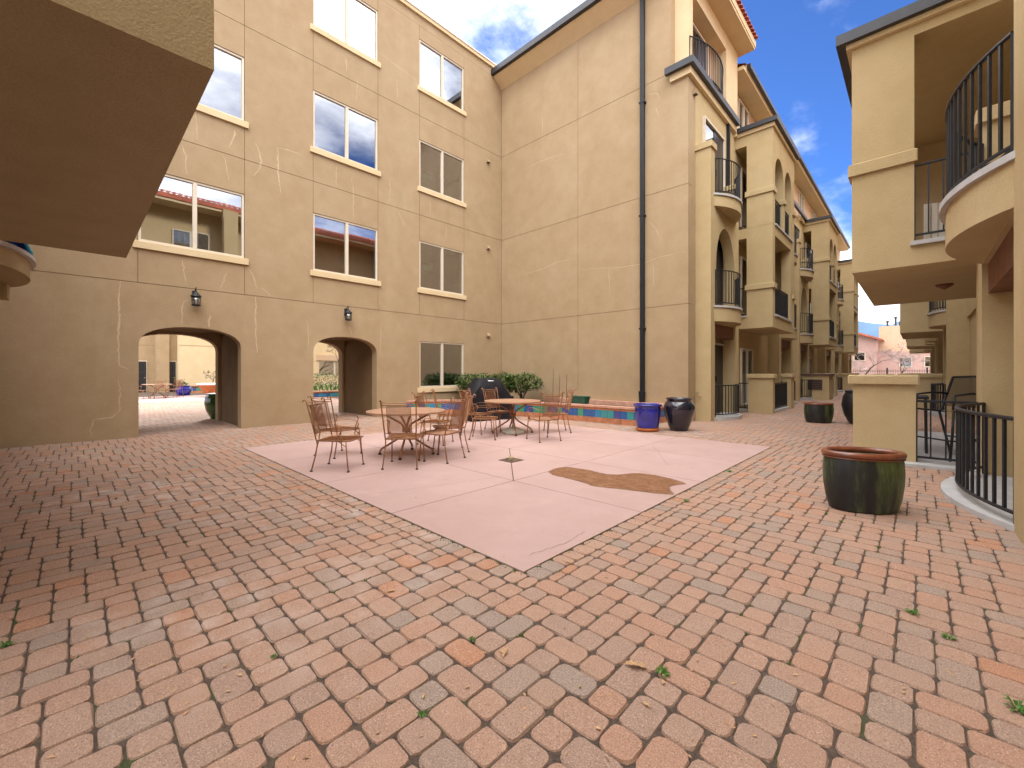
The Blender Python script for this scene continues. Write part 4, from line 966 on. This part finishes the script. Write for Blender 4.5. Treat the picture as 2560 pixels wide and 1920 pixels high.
bedding = thing('bedding_plants', 'leafy bedding plants with pale flowers in front of the far hedge', 'plants', (-23.9,10.3,0))
m_ = MB()
for k in range(120):
    y = rs.uniform(-1.6,1.6); x = rs.uniform(-.25,.25); h = rs.uniform(.15,.55); a = rs.uniform(0,2*pi); l = .14
    m_.add([(x,y,.3),(x+.02,y+.02,.3+h*.5),(x+l*cos(a),y+l*sin(a),.3+h),(x-.02,y-.02,.3+h*.5)], [(0,1,2,3)])
obj('leaves', m_, 'leaf_weed', bedding)
m_ = MB()
for k in range(9):
    x, y, z = rs.uniform(-.2,.3), rs.uniform(-1.3,1.3), rs.uniform(.55,.8); m_.tube([(x,y,.35),(x,y,z)], .006, 4); m_.lathe([(.01,z),(.035,z+.02),(.0,z+.05)], x, y, 8)
obj('flowers', m_, 'glaze_white', bedding)

# ------------------------------------------------------------------ tiled planters
def planter(name, path, h, label, depth_pts, cap=.30, tiles_on=True, band=(.15,.345), pan=.62):
    """low terracotta wall following a plan polyline (wall on its outer side), tile band, cap, soil"""
    P_ = thing(name, label, 'planter')
    segs = []; t = .16
    for a, b_ in zip(path[:-1], path[1:]):
        L = hypot(b_[0]-a[0], b_[1]-a[1]); n_ = max(1, round(L/pan))
        for k in range(n_): segs.append(((a[0]+(b_[0]-a[0])*k/n_, a[1]+(b_[1]-a[1])*k/n_), (a[0]+(b_[0]-a[0])*(k+1)/n_, a[1]+(b_[1]-a[1])*(k+1)/n_)))
    for a, b_ in segs:
        dx, dy = b_[0]-a[0], b_[1]-a[1]; L = hypot(dx, dy); ux, uy = dx/L, dy/L; nx, ny = uy, -ux      # outward normal: right-hand side of the path
        fr = lambda u, v, z: (a[0]+ux*u+nx*v, a[1]+uy*u+ny*v, z)
        def blk(nm, mt, u0, u1, v0, v1, z0, z1, par):
            m = MB().box(u0,u1,v0,v1,z0,z1); m.v = [fr(*p) for p in m.v]; return obj(nm, m, mt, par)
        blk('terracotta_panel', 'terracotta', .004, L-.004, -t, 0, -.02, band[0]-.004, P_); blk('terracotta_panel', 'terracotta', .004, L-.004, -t, 0, band[1]+.004, h-.05, P_)
        bk = blk('tile_bed', 'concrete_base', 0, L, -t+.002, -.012, band[0]-.0039, band[1]+.0039, P_)
        nt_ = max(1, round(L/.19))
        for k in range(nt_): blk('glazed_tile', 'glazed_tile', L*k/nt_+.004, L*(k+1)/nt_-.004, -.0119, rs.uniform(-.001,.004), band[0], band[1], bk)
        cp = blk('cap_stone', 'terracotta_cap', .002, L-.002, -t-.06, .03, h-.049, h, P_)
    obj('soil', MB().prism(depth_pts, h-.14, h-.1), 'soil', P_)
    return P_
arc = []
for k in range(9):
    t = k/8; arc.append(((1-t)**2*-11.72+2*(1-t)*t*-10.6+t*t*-8.7, (1-t)**2*7.35+2*(1-t)*t*9.35+t*t*9.58))
path = arc+[(-6.67,9.76),(-4.98,9.80),(-4.95,11.55)]
planter('tiled_planter', path, .46, 'low terracotta planter with a blue and green tile band in the wall corner', [(x+.0, y+.1) for x, y in path[:-1]]+[(-5.0,11.6),(-11.7,11.6)])
planter('tiled_planter', [(-23.3,8.2),(-23.3,12.4)], .34, 'terracotta planter with blue tiles under the hedge beyond the right arch', [(-23.3,8.2),(-23.3,12.4),(-25.6,12.4),(-25.6,8.2)], band=(.02,.22))
planter('tiled_planter', [(-34.0,5.2),(-34.0,9.5)], .5, 'terracotta planter with blue tiles seen far off through the left arch', [(-34.0,5.2),(-34.0,9.5),(-36.3,9.5),(-36.3,5.2)])
# back ledge along the end wall behind the soil, bare canes
cn_ = thing('plant_canes', 'three bare thin canes standing in the corner planter', 'canes', (-8.7,11.2,.33))
for x, y, h in ((-.25,.1,1.15), (.1,0,.95), (.35,.05,.95)): obj('cane', MB().tube([(x,y,0),(x+.01,y,h*.5),(x+.015,y+.01,h)], [.010,.009,.006], 5), 'bark', cn_)
obj('planter_ledge', MB().box(-9.3,-5.0,11.36,11.6,.30,.48), 'terracotta_cap', label='terracotta ledge against the end wall behind the corner planter soil', cat='ledge')
gt = thing('window_box', 'dark green plastic trough sitting on the corner planter', 'trough', (-7.05,10.1,.46), radians(-3))
m_ = MB().add([(-.27,-.1,0),(.27,-.1,0),(.27,.1,0),(-.27,.1,0),(-.31,-.13,.2),(.31,-.13,.2),(.31,.13,.2),(-.31,.13,.2),(-.285,-.105,.2),(.285,-.105,.2),(.285,.105,.2),(-.285,.105,.2),(-.27,-.09,.13),(.27,-.09,.13),(.27,.09,.13),(-.27,.09,.13)],
   [(0,3,2,1),(0,1,5,4),(1,2,6,5),(2,3,7,6),(3,0,4,7),(4,5,9,8),(5,6,10,9),(6,7,11,10),(7,4,8,11),(8,9,13,12),(9,10,14,13),(10,11,15,14),(11,8,12,15)])
obj('trough_body', m_, 'plastic_green', gt); obj('rim', MB().tube([(-.31,-.13,.2),(.31,-.13,.2),(.31,.13,.2),(-.31,.13,.2),(-.31,-.13,.2)], .012, 5), 'plastic_green', gt); obj('soil', MB().box(-.268,.268,-.088,.088,.1,.14), 'soil', gt)

# shrubs behind the grill
for (x, y, r_, sd_, lb) in ((-10.85,9.45,.66,11,'rounded green shrub left of the grill cover, below the window'), (-10.3,10.1,.6,13,'green shrub directly behind the grill cover, between the two others'), (-9.72,10.6,.68,12,'rounded green shrub right of the grill cover with a leaning stem')):
    s_ = thing('shrub', lb, 'shrub', (x,y,.33), 0, 'shrubs in the corner planter')
    obj('foliage', foliage(0,0,.66,r_*1.15,r_*.95,.34,2600,.085,sd_), 'leaf_hedge', s_)
    m_ = MB()
    for k in range(5): a = 2*pi*k/5; m_.tube([(0,0,0),(.08*cos(a),.08*sin(a),.25),(.35*cos(a),.35*sin(a),.6)], [.03,.022,.01], 6)
    obj('stem', m_, 'bark', s_)

# ------------------------------------------------------------------ covered grill
gr = thing('covered_grill', 'barbecue grill under a black cover beside the corner planter', 'grill', (-8.95,8.28,0), radians(76-90))
# local: x towards the slab, y along the length
secs = [(-.66,.54,.70),(-.65,.56,.78),(-.52,.58,.97),(-.40,.58,1.15),(-.37,.58,1.19),(-.18,.60,1.20),(.0,.58,1.195),(.2,.6,1.20),(.33,.58,1.19),(.37,.58,1.15),(.52,.60,.95),(.65,.56,.76),(.68,.54,.68)]
m_ = MB(); prof_n = 0; rg = random.Random(4)
for (yy, dp, hh) in secs:
    pr_ = [(-dp*.5,0),(-dp*.52,.3),(-dp*.5,.62),(-dp*.5,hh*.86),(-dp*.36,hh*.97),(0,hh),(dp*.30,hh*.97),(dp*.50,hh*.82),(dp*.56,.66),(dp*.58,.34),(dp*.60,0)]
    for q, (xx, zz) in enumerate(pr_):
        fold = .028*sin(q*1.3+yy*14)*(1-zz/1.4); m_.v.append((xx+fold, yy*(1+.03*(1-zz))+.02*sin(zz*9+yy*5), zz+.012*sin(yy*11)*(zz > .1)))
    prof_n = len(pr_)
for i in range(len(secs)-1):
    for q in range(prof_n-1): m_.f.append((i*prof_n+q,(i+1)*prof_n+q,(i+1)*prof_n+q+1,i*prof_n+q+1))
m_.f.append(tuple(range(prof_n))); m_.f.append(tuple(range((len(secs)-1)*prof_n, len(secs)*prof_n))[::-1])
co = obj('cover', m_, 'cover_cloth', gr, 'auto'); 
obj('label_patch', MB().add([(.225,-.10,1.105),(.225,.08,1.105),(.145,.08,1.165),(.145,-.10,1.165)], [(0,1,2,3)]), 'white_paper', gr)
obj('cover_seam', MB().tube([(.30,-.56,.70),(.335,-.3,.78),(.335,.1,.78),(.325,.4,.76)], .006, 5), 'cover_cloth', gr)

# ------------------------------------------------------------------ pots
def pot(name, prof, mat, loc, label, group=None, rim=None, n=40, sx=1, sy=1, rz=0, soil=None, extra=None):
    p = thing(name, label, 'pot', loc, rz, group)
    obj('vessel', MB().lathe(prof, 0, 0, n, sx, sy), mat, p, 'auto')
    if rim: obj('rim', MB().tube([(rim[0]*sx*cos(2*pi*k/n), rim[0]*sy*sin(2*pi*k/n), rim[1]) for k in range(n+1)], rim[2], 8, cap=False), rim[3], p, True)
    if soil: obj('soil', MB().lathe([(0.0,soil[1]),(soil[0],soil[1]-.01)], 0, 0, n, sx, sy), 'soil', p)
    return p
bp = pot('flower_pot', [(.20,.07),(.245,.09),(.262,.2),(.285,.4),(.29,.5),(.285,.56),(.29,.575),(.27,.575),(.26,.53),(.25,.3)], 'glaze_blue', (-4.52,9.22,0), 'cobalt blue glazed pot on an orange saucer beside the dark jar', 'glazed pots by the corner planter', (.297,.60,.026,'glaze_blue'), soil=(.25,.50))
obj('saucer', MB().lathe([(.20,.0),(.245,.012),(.262,.05),(.255,.075),(.235,.08),(.0,.07)], 0, 0, 36), 'glaze_orange', bp, 'auto')
pot('glazed_jar', [(.165,0),(.19,.01),(.24,.12),(.30,.30),(.345,.48),(.34,.58),(.30,.66),(.265,.69),(.272,.72),(.285,.745),(.265,.75),(.24,.70),(.22,.5)], 'glaze_dark', (-4.02,9.78,0), 'big dark glazed jar with narrow foot at the wing corner', 'glazed pots by the corner planter', (.282,.742,.015,'glaze_dark'), soil=(.235,.68))
hb = thing('hose_bib', 'brass garden tap sticking out of the wall behind the dark jar', 'tap', (-4.5,12.0,.72))
obj('pipe', MB().tube([(0,0,0),(.12,0,0),(.15,0,-.02),(.16,0,-.07)], .014, 8), 'brass', hb, True); obj('wheel', MB().lathe([(.0,.055),(.045,.05),(.05,.06),(.0,.07)], .08, 0, 12), 'metal_dark', hb)
np_ = pot('oval_planter', [(.26,0),(.285,.012),(.315,.12),(.335,.26),(.34,.38),(.332,.49),(.318,.535),(.305,.54),(.295,.50),(.29,.3),(.0,.28)], 'glaze_drip', (-.40,5.42,0), 'large oval planter with green drip glaze and orange-brown rim', None, (.322,.553,.030,'glaze_rim'), n=56, sx=1.0, sy=.66, rz=radians(33), soil=(.292,.46))
np_['category'] = 'planter'
obj('beading', MB().tube([(.333*cos(2*pi*k/112)+(.004*cos(2*pi*k/112) if k%2 else 0), .66*.333*sin(2*pi*k/112)+(.004*sin(2*pi*k/112) if k%2 else 0), .517) for k in range(113)], .008, 5, cap=False), 'glaze_rim', np_, True)
ap = pot('oval_planter', [(.27,0),(.29,.012),(.325,.12),(.345,.26),(.348,.38),(.335,.48),(.31,.5),(.29,.45),(.0,.3)], 'glaze_drip', (-1.95,13.98,0), 'smaller dark oval planter standing alone in the alley', None, (.327,.505,.026,'glaze_rim'), n=44, sx=1, sy=.8, rz=radians(38), soil=(.29,.42)); ap['category'] = 'planter'
pot('glazed_jar', [(.17,0),(.2,.02),(.31,.25),(.36,.5),(.33,.72),(.27,.82),(.28,.88),(.25,.87)], 'glaze_black', (-1.13,14.2,0), 'black round jar half hidden behind the low patio wall', None, None, n=30)
pot('glazed_jar', [(.2,0),(.22,.02),(.33,.25),(.37,.45),(.35,.62),(.31,.70),(.33,.73),(.29,.72)], 'glaze_green', (-14.85,3.0,0), 'green glazed pot at the far mouth of the left passage', None, None, n=30)
pb = pot('glazed_jar', [(.36,0),(.40,.02),(.50,.3),(.53,.5),(.48,.68),(.42,.72),(.46,.78),(.40,.77)], 'glaze_blue', (-31.0,4.5,0), 'blue glazed pot far away through the left arch', None, None, n=30)
pb.scale = (.74,.74,.74); obj('succulent', foliage(0,0,.9,.3,.3,.18,200,.12,9), 'leaf_hedge', pb)
wb = pot('bowl_planter', [(.25,0),(.3,.03),(.5,.3),(.72,.62),(.76,.7),(.7,.68)], 'glaze_orange', (-28.3,5.45,0), 'wide pale-rimmed bowl planter at the edge of the left arch view', None, (.74,.70,.05,'glaze_white'), n=30)

# ------------------------------------------------------------------ patio furniture
def mesh_panel(w0, w1, L, place, step=.02, r=.0017):
    """diamond mesh of thin wires in a trapezoid (width w0 at v=0, w1 at v=L)"""
    m = MB()
    for sgn in (1, -1):
        k = -int(L/step)-int(max(w0,w1)/step)-2
        while k*step < L+max(w0,w1)*2:
            pts = []
            for q in range(41):
                v = L*q/40; u = sgn*(k*step-v*1.15); hw = (w0+(w1-w0)*v/L)/2
                if abs(u) <= hw: pts.append((u, v))
            if len(pts) >= 2:
                a, b_ = pts[0], pts[-1]; mid = pts[len(pts)//2]
                m.tube([place(*a), place(*mid), place(*b_)], r, 3, cap=False)
            k += 1
    return m
def chair_proto():
    c = thing('patio_chair', 'x', 'chair', (0,0,0), 0, 'bronze wrought iron patio chairs round the two tables')
    r = .0095
    lean = lambda z: -.205-(z-.41)*.24
    bw = lambda z: .215+(z-.41)*.05
    # seat frame and mesh
    fr = [(-.205,-.205),(.20,-.245),(.262,-.20),(.275,0),(.262,.20),(.20,.245),(-.205,.205),(-.205,-.205)]
    obj('seat_frame', MB().tube([(x,y,.415) for x,y in fr], .011, 6), 'bronze', c, True)
    obj('seat', mesh_panel(.41,.47,.45,lambda u, v: (-.20+v, u, .418-.012*sin(pi*v/.45)), .017, .0022), 'bronze', c)
    for s in (-1, 1):
        # back post with curl at the top
        pts = [(lean(z), s*bw(z), z) for z in (.41,.6,.8,.93)]+[(lean(.95)-.004,s*bw(.95),.955),(lean(.95)-.022,s*bw(.95),.972),(lean(.95)-.045,s*bw(.95),.965),(lean(.95)-.052,s*bw(.95),.945)]
        obj('back_post', MB().tube(pts, r, 6), 'bronze', c, True)
        lg = obj('leg', MB().tube([(lean(.43),s*.215,.44),(-.196,s*.212,.36),(-.215,s*.222,.22),(-.265,s*.238,.012)], r, 6), 'bronze', c, True)
        obj('foot', MB().lathe([(.019,0),(.021,.012),(.010,.02)], -.266, s*.238, 10), 'rubber', lg)
        lg = obj('leg', MB().tube([(.215,s*.232,.412),(.225,s*.235,.25),(.252,s*.243,.012)], r, 6), 'bronze', c, True)
        obj('foot', MB().lathe([(.019,0),(.021,.012),(.010,.02)], .252, s*.243, 10), 'rubber', lg)
        # strap arm ending in a scroll on the seat rail
        ya = s*.262
        ap_ = [(lean(.62),s*bw(.62),.615),(-.12,ya,.645),(0,ya,.655),(.10,ya,.650),(.155,ya,.628),(.170,ya,.585),(.145,ya,.53),(.115,ya*.98,.47),(.122,ya*.97,.435),(.15,ya*.96,.425),(.172,ya*.96,.44),(.168,ya*.96,.462),(.15,ya*.96,.466)]
        m = MB(); 
        V = []; w_ = .013
        for p in ap_: V += [(p[0],p[1]-w_,p[2]),(p[0],p[1]+w_,p[2])]
        n_ = len(ap_); nv = len(V); V += [(x+.002,y,z-.005) for x,y,z in V]
        F = [(2*i,2*i+1,2*i+3,2*i+2) for i in range(n_-1)]+[(nv+2*i+2,nv+2*i+3,nv+2*i+1,nv+2*i) for i in range(n_-1)]+[(2*i,2*i+2,nv+2*i+2,nv+2*i) for i in range(n_-1)]+[(2*i+3,2*i+1,nv+2*i+1,nv+2*i+3) for i in range(n_-1)]
        m.add(V, F); obj('arm', m, 'bronze', c, 'auto')
        obj('brace', MB().tube([(.225,s*.233,.33),(.12,s*.235,.405)], .006, 5), 'bronze', c)
    # top rails, panel frame, mesh back
    curve = lambda z, k: (lean(z)-.035*(1-(k/6*2-1)**2), -bw(z)+2*bw(z)*k/6, z)
    m = MB()
    for z in (.93, .895, .50): m.tube([curve(z,k) for k in range(7)], .0065, 5)
    for u in (-.165, .165): m.tube([(lean(z)-.02, u, z) for z in (.50,.895)], .0055, 5)
    obj('back_rail', m, 'bronze', c, True)
    obj('back_mesh', mesh_panel(.33,.33,.395,lambda u, v: (lean(.5+v)-.035*(1-(u/.23)**2), u, .50+v), .017, .0021), 'bronze', c)
    return c
CH = [(-5.89,2.60,40,'bronze patio chair nearest the viewer at the left, turned right towards the near table'),
      (-6.86,3.03,104,'bronze patio chair just behind the leftmost one, at the near table'),
      (-5.37,3.33,135,'bronze patio chair with its back to the viewer in front of the near table'),
      (-5.34,3.98,198,'bronze patio chair on the right side of the near table, seen from its side'),
      (-5.80,4.50,244,'bronze patio chair tucked behind the one on the right of the near table'),
      (-6.63,4.80,31,'bronze patio chair standing between the two tables, beyond the near table'),
      (-6.41,5.835,41,'bronze patio chair left of the far table, in front of the grill'),
      (-7.15,6.30,18,'bronze patio chair behind the left chair of the far table'),
      (-7.42,5.72,52,'bronze patio chair seen edge-on below the ground floor window sill'),
      (-7.15,7.02,2,'bronze patio chair facing the viewer between grill cover and far table'),
      (-5.40,6.52,160,'bronze patio chair right of the far table with its back to the viewer'),
      (-5.92,7.62,230,'bronze patio chair farthest right, behind the far table near the green trough')]
cp = chair_proto()
for i, (x, y, a, lb) in enumerate(CH):
    o = cp if i == 0 else copy_tree(cp)
    o.location = (x, y, .004); o.rotation_euler = (0,0,radians(a)); o['label'] = lb
def table_proto():
    t = thing('patio_table', 'x', 'table', (0,0,0), 0, 'round bronze patio tables')
    obj('table_top', MB().lathe([(.0,.70),(.60,.70),(.628,.695),(.632,.708),(.628,.722),(.60,.726),(.0,.724)], 0, 0, 56), 'bronze_top', t, 'auto')
    for k in range(4):
        a = pi/4+pi/2*k; q = lambda rr, z: (rr*cos(a), rr*sin(a), z)
        lg = obj('leg', MB().tube([q(.435,.015),q(.43,.06),q(.40,.10),q(.32,.145),q(.12,.27),q(.06,.33),q(.045,.40),q(.05,.46),q(.09,.51),q(.36,.66),q(.42,.70)], .017, 8), 'bronze', t, True)
        obj('foot', MB().lathe([(.024,0),(.027,.012),(.018,.03)], .435*cos(a), .435*sin(a), 12), 'rubber', lg)
    obj('collar', MB().lathe([(.055,.37),(.07,.375),(.07,.43),(.055,.435)], 0, 0, 16), 'bronze', t, True)
    return t
tp = table_proto(); tp.location = (-6.06,3.80,.004); tp['label'] = 'round bronze mesh patio table in front, ringed by chairs'
t2 = copy_tree(tp); t2.location = (-6.49,6.77,.004); t2.rotation_euler = (0,0,radians(8)); t2['label'] = 'round bronze patio table further back, over a pale umbrella base'
ubs = thing('umbrella_base', 'pale domed concrete umbrella base under the far table', 'base', (-6.47,6.77,.004))
obj('base_weight', MB().lathe([(.24,0),(.25,.012),(.25,.045),(.235,.06),(.12,.12),(.04,.14),(.03,.2)], 0, 0, 36), 'concrete_base', ubs, 'auto'); obj('tube', MB().lathe([(.028,.14),(.028,.36),(.022,.365)], 0, 0, 12), 'concrete_pale', ubs, True)
ft = copy_tree(tp); ft.location = (-29.0,3.1,.006); ft['label'] = 'bronze table far away through the left arch'; ft['group'] = 'furniture in the far courtyard'
for x, y, a, lb in ((-28.3,3.15,170,'bronze chair at the front right of the far courtyard table'), (-29.3,3.75,250,'bronze chair behind the far courtyard table'), (-29.9,4.0,200,'rightmost bronze chair near the blue pot in the far courtyard'), (-28.6,2.4,60,'bronze chair at the left edge of the arch view in the far courtyard')):
    o = copy_tree(cp); o.location = (x, y, .006); o.rotation_euler = (0,0,radians(a)); o['label'] = lb; o['group'] = 'furniture in the far courtyard'
# tall sling chair and bar table on the right patio
sc_ = thing('bar_chair', 'tall black sling chair on the patio behind the low wall', 'chair', (.33,9.35,.035), radians(228))
for s in (-1, 1):
    y = s*.27
    obj('side_frame', MB().tube([(.30,y,.0),(.26,y,.40),(.24,y,.74),(-.18,y,.70),(-.22,y,.78),(-.40,y,1.24)], .017, 6), 'mesh_black', sc_, True)
    obj('leg', MB().tube([(-.16,y,.70),(-.26,y,.35),(-.36,y,.0)], .017, 6), 'mesh_black', sc_, True)
    obj('arm', MB().tube([(-.29,y,.98),(-.05,y,1.0),(.22,y,.97),(.25,y,.76)], .016, 6), 'mesh_black', sc_, True)
obj('seat', MB().add([(.24,-.26,.742),(.24,.26,.742),(-.18,.26,.70),(-.18,-.26,.70)], [(0,1,2,3)]), 'screen_mesh', sc_)
obj('back', MB().add([(-.21,-.26,.78),(-.21,.26,.78),(-.39,.26,1.23),(-.39,-.26,1.23)], [(0,1,2,3)]), 'screen_mesh', sc_)
obj('top_rail', MB().tube([(-.40,-.27,1.24),(-.42,0,1.25),(-.40,.27,1.24)], .017, 6), 'mesh_black', sc_, True); obj('stretcher', MB().tube([(.27,-.27,.3),(.27,.27,.3)], .012, 6).tube([(-.28,-.27,.3),(-.28,.27,.3)], .012, 6).tube([(.27,.27,.3),(-.28,.27,.3)], .012, 6), 'mesh_black', sc_)
bt = thing('bar_table', 'black bar table beside the tall sling chair', 'table', (-.18,9.9,.035)); obj('table_top', MB().bbox(-.3,.3,-.35,.35,.88,.92,b=.01), 'mesh_black', bt)
for sx_ in (-1, 1):
    for sy_ in (-1, 1): obj('leg', MB().tube([(.26*sx_,.3*sy_,.88),(.27*sx_,.31*sy_,0)], .018, 6), 'mesh_black', bt)
fch = thing('folding_chair', 'folded white slatted chair leaning inside the loggia rail', 'chair', (.25,9.6,3.21), radians(20))
for k in range(4): obj('slat', MB().box(-.2+k*.09,-.13+k*.09,-.012,.012,.1,.85), 'frame_white', fch)
for s in (-1, 1): obj('leg', MB().tube([(.2*s+.05,.03,0),(.12*s,.0,.8)], .016, 5), 'dead_leaf', fch)
cl = thing('ceiling_light', 'small bronze dome light under the loggia soffit', 'lamp', (.33,10.8,2.92)); obj('dome', MB().lathe([(.0,-.09),(.02,-.085),(.11,-.03),(.12,-.001)], 0, 0, 16), 'beam_wood', cl, True); obj('finial', MB().lathe([(.0,-.11),(.012,-.1),(.0,-.088)], 0, 0, 8), 'brass', cl)

# ------------------------------------------------------------------ end of the alley
pk = thing('pink_house', 'pink stucco buildings with red roof edge closing the far end of the alley', 'building')
pp = [(-14,0),(-3.3,0),(-3.3,4.88),(-6.4,6.2),(-14,6.2)]; obj('wall', MB().add([(x,60,z) for x,z in pp]+[(x,68,z) for x,z in pp], [(0,1,2,3,4),(9,8,7,6,5)]+[(i,5+i,5+(i+1)%5,(i+1)%5) for i in range(5)]), 'stucco_pink', pk)
obj('roof', MB().add([(-14,59.5,6.42),(-6.4,59.5,6.42),(-2.8,59.5,4.92),(-2.8,69,4.92),(-6.4,69,6.42),(-14,69,6.42),(-14,59.5,6.2),(-6.4,59.5,6.2),(-2.8,59.5,4.7)], [(0,1,4,5),(1,2,3,4),(6,7,1,0),(7,8,2,1)]), 'roof_tile', pk)
part_box('wall', pk, 'stucco_peach', -3.29, 6, 64, 74, 0, 6.6); part_box('wall', pk, 'stucco_pink', -3.29, 6, 61, 63.9, 0, 3.6)
for x, h in ((-2.6,.5), (-1.9,.9), (-.9,.55), (-.3,1.0)): c_ = obj('chimney_pipe', MB().lathe([(.09,6.6),(.09,6.6+h),(.16,6.6+h),(.16,6.72+h),(.05,6.8+h)], x, 65, 10), 'metal_gutter', pk)
def win_y(root, X0, X1, Z0, Z1, Y):
    f = MB().box(X0,X1,Y-.05,Y-.001,Z0,Z1); w_ = obj('window', f, 'frame_cream', root); obj('pane', MB().box(X0+.07,X1-.07,Y-.06,Y-.0501,Z0+.07,Z1-.07), 'glass', w_)
win_y(pk, -1.5, -.5, 1.9, 3.0, 61); win_y(pk, .4, 1.4, 1.9, 3.0, 61); win_y(pk, -5.2, -4.2, 2.6, 3.6, 60); win_y(pk, -6.8, -5.9, .6, 2.2, 60)
fn = thing('iron_fence', 'black iron picket fence across the far end of the alley', 'fence', (0,49.5,0))
m_ = MB()
for z in (.25, 1.45): m_.box(-7,4,-.02,.02,z,z+.04)
obj('rail', m_, 'metal_dark', fn); m_ = MB()
for k in range(74): m_.box(-7+k*.15-.009,-7+k*.15+.009,-.009,.009,.05,1.62)
tag(obj('pickets', m_, 'metal_dark', fn), kind='stuff'); m_ = MB()
for x in (-7,-4.5,-2,.5,3): m_ = MB().box(x-.05,x+.05,-.05,.05,0,1.75); obj('post', m_, 'metal_dark', fn)
def bare_tree(name, label, loc, H_, spread, mat, seed, depth=5, mn=.004):
    r = random.Random(seed); m = MB(); tw = MB()
    def grow(p, d, L, rad, lev):
        pts = [p]; q = p
        for k in range(3):
            d = (d+Vector((r.gauss(0,.16), r.gauss(0,.16), r.gauss(0,.10)))).normalized(); q = q+d*L/3; pts.append(q)
        rr = max(rad, mn); (m if lev < 2 else tw).tube(pts, [rr, rr*.9, rr*.8, rr*.7], 5 if lev < 2 else 3, cap=False)
        if lev >= depth: return
        for k in range(r.choice((2,3,3))):
            nd = (d+Vector((r.gauss(0,.6)*spread, r.gauss(0,.6)*spread, r.gauss(.05,.4)))).normalized(); grow(pts[r.choice((2,3,3))], nd, L*r.uniform(.6,.8), rad*.55, lev+1)
    grow(Vector((0,0,0)), Vector((.1,0,1)), H_, H_*.05, 0)
    t = thing(name, label, 'tree', loc); obj('trunk', m, 'bark', t); obj('crown', tw, mat, t); return t
bare_tree('bare_tree', 'leafless pale twiggy tree in front of the pink house', (-4.0,54,0), 1.9, 1.25, 'twig_pale', 3, 6, .014)
bare_tree('bare_tree', 'second leafless tree nearer the right of the alley end', (-1.6,55.5,0), 1.5, 1.3, 'twig_pale', 8, 6, .014)
bare_tree('small_tree', 'gnarled bare ornamental tree in the far courtyard planter', (-34.9,6.6,.4), .6, 1.9, 'bark', 21, 5, .012)
bare_tree('bare_tree', 'bare winter tree over the hedge behind the right arch', (-25.6,11.3,.3), 1.2, 1.3, 'bark', 31, 6, .009)
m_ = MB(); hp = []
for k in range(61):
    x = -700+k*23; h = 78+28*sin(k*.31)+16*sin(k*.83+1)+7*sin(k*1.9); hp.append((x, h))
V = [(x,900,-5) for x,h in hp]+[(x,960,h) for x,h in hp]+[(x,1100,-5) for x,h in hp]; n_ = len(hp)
obj('hills', MB().add(V, [(i,i+1,n_+i+1,n_+i) for i in range(n_-1)]+[(n_+i,n_+i+1,2*n_+i+1,2*n_+i) for i in range(n_-1)]), 'hazy_hill', kind='structure')
